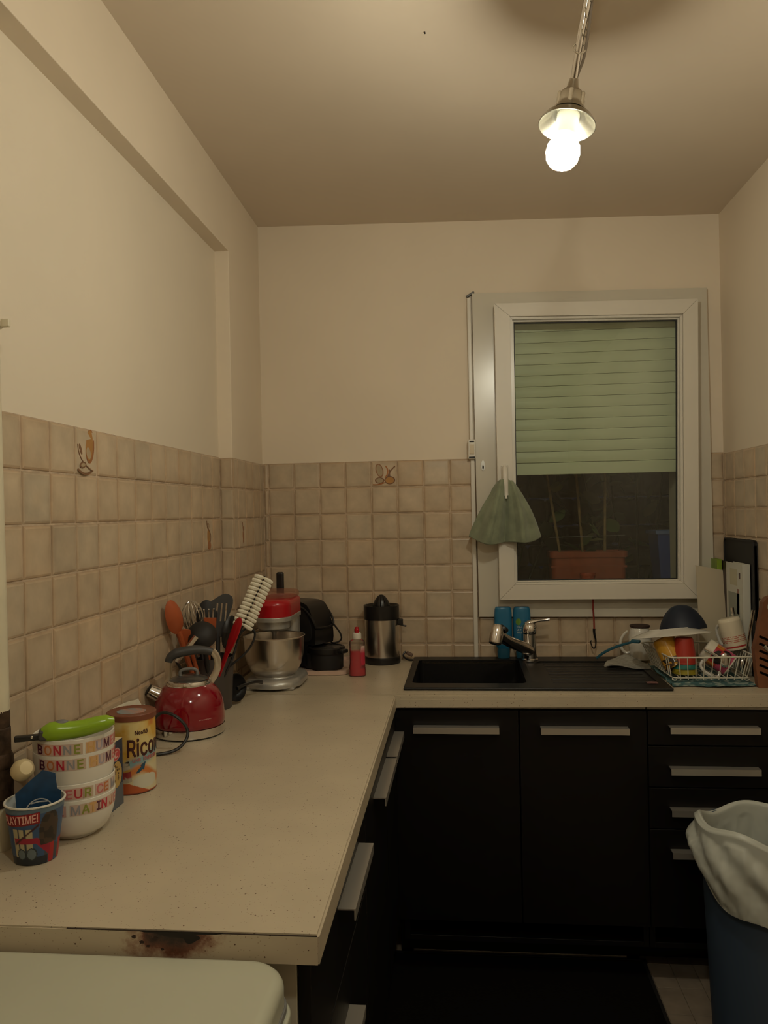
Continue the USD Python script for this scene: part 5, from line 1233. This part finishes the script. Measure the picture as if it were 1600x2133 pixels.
obj('rim', prism(Polygon(ro.exterior.coords, [ro.buffer(-.016).exterior.coords]), .108, .132), TC, tr, smooth=30)
obj('rib', prism(Polygon(sbox(-.153, -.065, .153, .065).exterior.coords, [sbox(-.149, -.061, .149, .061).exterior.coords]), .066, .074), TC, tr)
obj('soil', prism(sbox(-.139, -.051, .139, .051), .09, .118), mat('soil', (.02, .014, .01), .95), tr, smooth=False)
CANE = mat('bamboo_cane', (.26, .16, .07), .6, var=.3, vscale=30)
for a, b in (((-.105, 0, .10), (-.165, .02, .52)), ((-.012, .01, .10), (-.042, .02, .60)), ((.075, 0, .10), (.088, .01, .60))):
    obj('cane', tube([a, b], .0055, 8), CANE, tr)
LEAF = [usdkit.material(stage, f'/World/Looks/leaf_{w}', {'p': ('principled_bsdf', {'base_color': c, 'roughness': .45}), 't': ('translucent_bsdf', {'color': c}), 'm': ('mix_closure', {'fac': .25})}, [('p.BSDF', 'm.closure1'), ('t.BSDF', 'm.closure2')], surface='m.closure')
        for w, c in (('green', (.11, .16, .06)), ('dark', (.022, .036, .018)), ('olive', (.26, .24, .09)), ('grey', (.32, .31, .24)))]
def leaf(L, W, gq):
    def fn(u, v):
        s = 2*v-1; w = W*np.sin(PI*np.clip(u, .02, .99))**.7*(1-.35*u)
        return w*s, L*u, .12*L*np.sin(PI*u)*.5-.25*W*np.abs(s)*np.sin(PI*u)
    return thicken(grid(fn, 6, 5), .0006)
def leaves(par, n, centre, spread, size, gq, tones):
    for _ in range(n):
        p = np.array(centre)+gq.uniform(-1, 1, 3)*np.array(spread)
        m = T(leaf(size*gq.uniform(.7, 1.3), size*.38*gq.uniform(.8, 1.2), gq), (0, 0, 0), rx=gq.uniform(-.9, 1.2), ry=gq.uniform(-.8, .8), rz=gq.uniform(0, 2*PI)); m.apply_translation(p)
        obj('leaf', m, LEAF[gq.choice(tones)], par, smooth=60)
gq = np.random.default_rng(5)
leaves(tr, 26, (-.02, .03, .30), (.16, .04, .17), .085, gq, [0, 1, 1, 2])
obj('tie_wire', tube([(-.15, .0, .19), (.16, .0, .195)], .0010, 5), mat('pale_wire', (.3, .3, .3), .4), tr)
sh_ = thing('garden_shrub', 'broad-leaved shrub outside at the left behind the window', 'shrub', (.98, 3.95, 1.0005))
for k in range(5): obj('stem', tube(smoothpath([(.03*k-.06, 0, 0), (.10*k-.2, .04*k-.08, .3), (.14*k-.28, .05*k-.1, .62)], 5), .006, 6), LEAF[1], sh_)
leaves(sh_, 40, (.0, .0, .42), (.34, .16, .30), .15, gq, [0, 1, 1, 3])
sh_ = thing('garden_shrub', 'small-leaved shrub outside at the right behind the planter', 'shrub', (1.66, 4.15, 1.0005))
for k in range(5): obj('stem', tube(smoothpath([(.03*k-.06, 0, 0), (.10*k-.2, .04*k-.08, .3), (.14*k-.28, .05*k-.1, .7)], 5), .006, 6), LEAF[1], sh_)
leaves(sh_, 60, (.0, .0, .45), (.38, .16, .36), .095, gq, [0, 1, 2, 2])
wc = thing('garden_crate', 'blue plastic crate outside at the right of the planter', 'crate', (1.655, 3.47, 1.1505))
BL2 = mat('garden_blue', (.035, .08, .30), .4)
def tub(w0, w1, d0, d1, h, t):
    a_, b_ = [trimesh.convex.convex_hull(np.array([[sx*w, sy*d, z] for (w, d, z) in ((w0-k, d0-k, k), (w1-k, d1-k, h+k)) for sx in (-1, 1) for sy in (-1, 1)])) for k in (0, t)]
    return cut(a_, b_)
obj('body', tub(.060, .075, .070, .085, .205, .004), BL2, wc, smooth=False)
obj('rim', prism(Polygon(sbox(-.083, -.093, .083, .093).exterior.coords, [sbox(-.072, -.082, .072, .082).exterior.coords]), .198, .212), mat('garden_blue_pale', (.14, .20, .42), .4), wc)
obj('handle_slot', box(-.024, .024, -.086, -.078, .150, .166, .003), BLACKM, wc)
bl_ = thing('flower_pot', 'small bright orange-red pot in front of the planter outside', 'pot', (1.290, 3.335, 1.1505))
obj('body', lathe([(0, 0), (.022, 0), (.030, .038), (.032, .038), (.032, .045), (.028, .045), (.020, .004), (0, .004)], 36), mat('orange_pot', (.50, .075, .03), .45), bl_)
gw = thing('garden_wall', 'dry stone wall at the back of the dark garden', 'wall', (0, 4.85, 1.0))
STN = mat('wall_stone', (.10, .095, .085), .9, var=.4, vscale=9, bump=.6, bscale=30, dist=.01)
zz = 0.
while zz < .75:
    h = gq.uniform(.11, .17); xx_ = -.2
    while xx_ < 3.0:
        w = gq.uniform(.16, .34)
        b = box(xx_+.006, xx_+w-.006, gq.uniform(-.02, .015), .22, zz+.004, zz+h-.004, .025, 2)
        obj('stone', b, STN, gw, smooth=40); xx_ += w
    zz += h
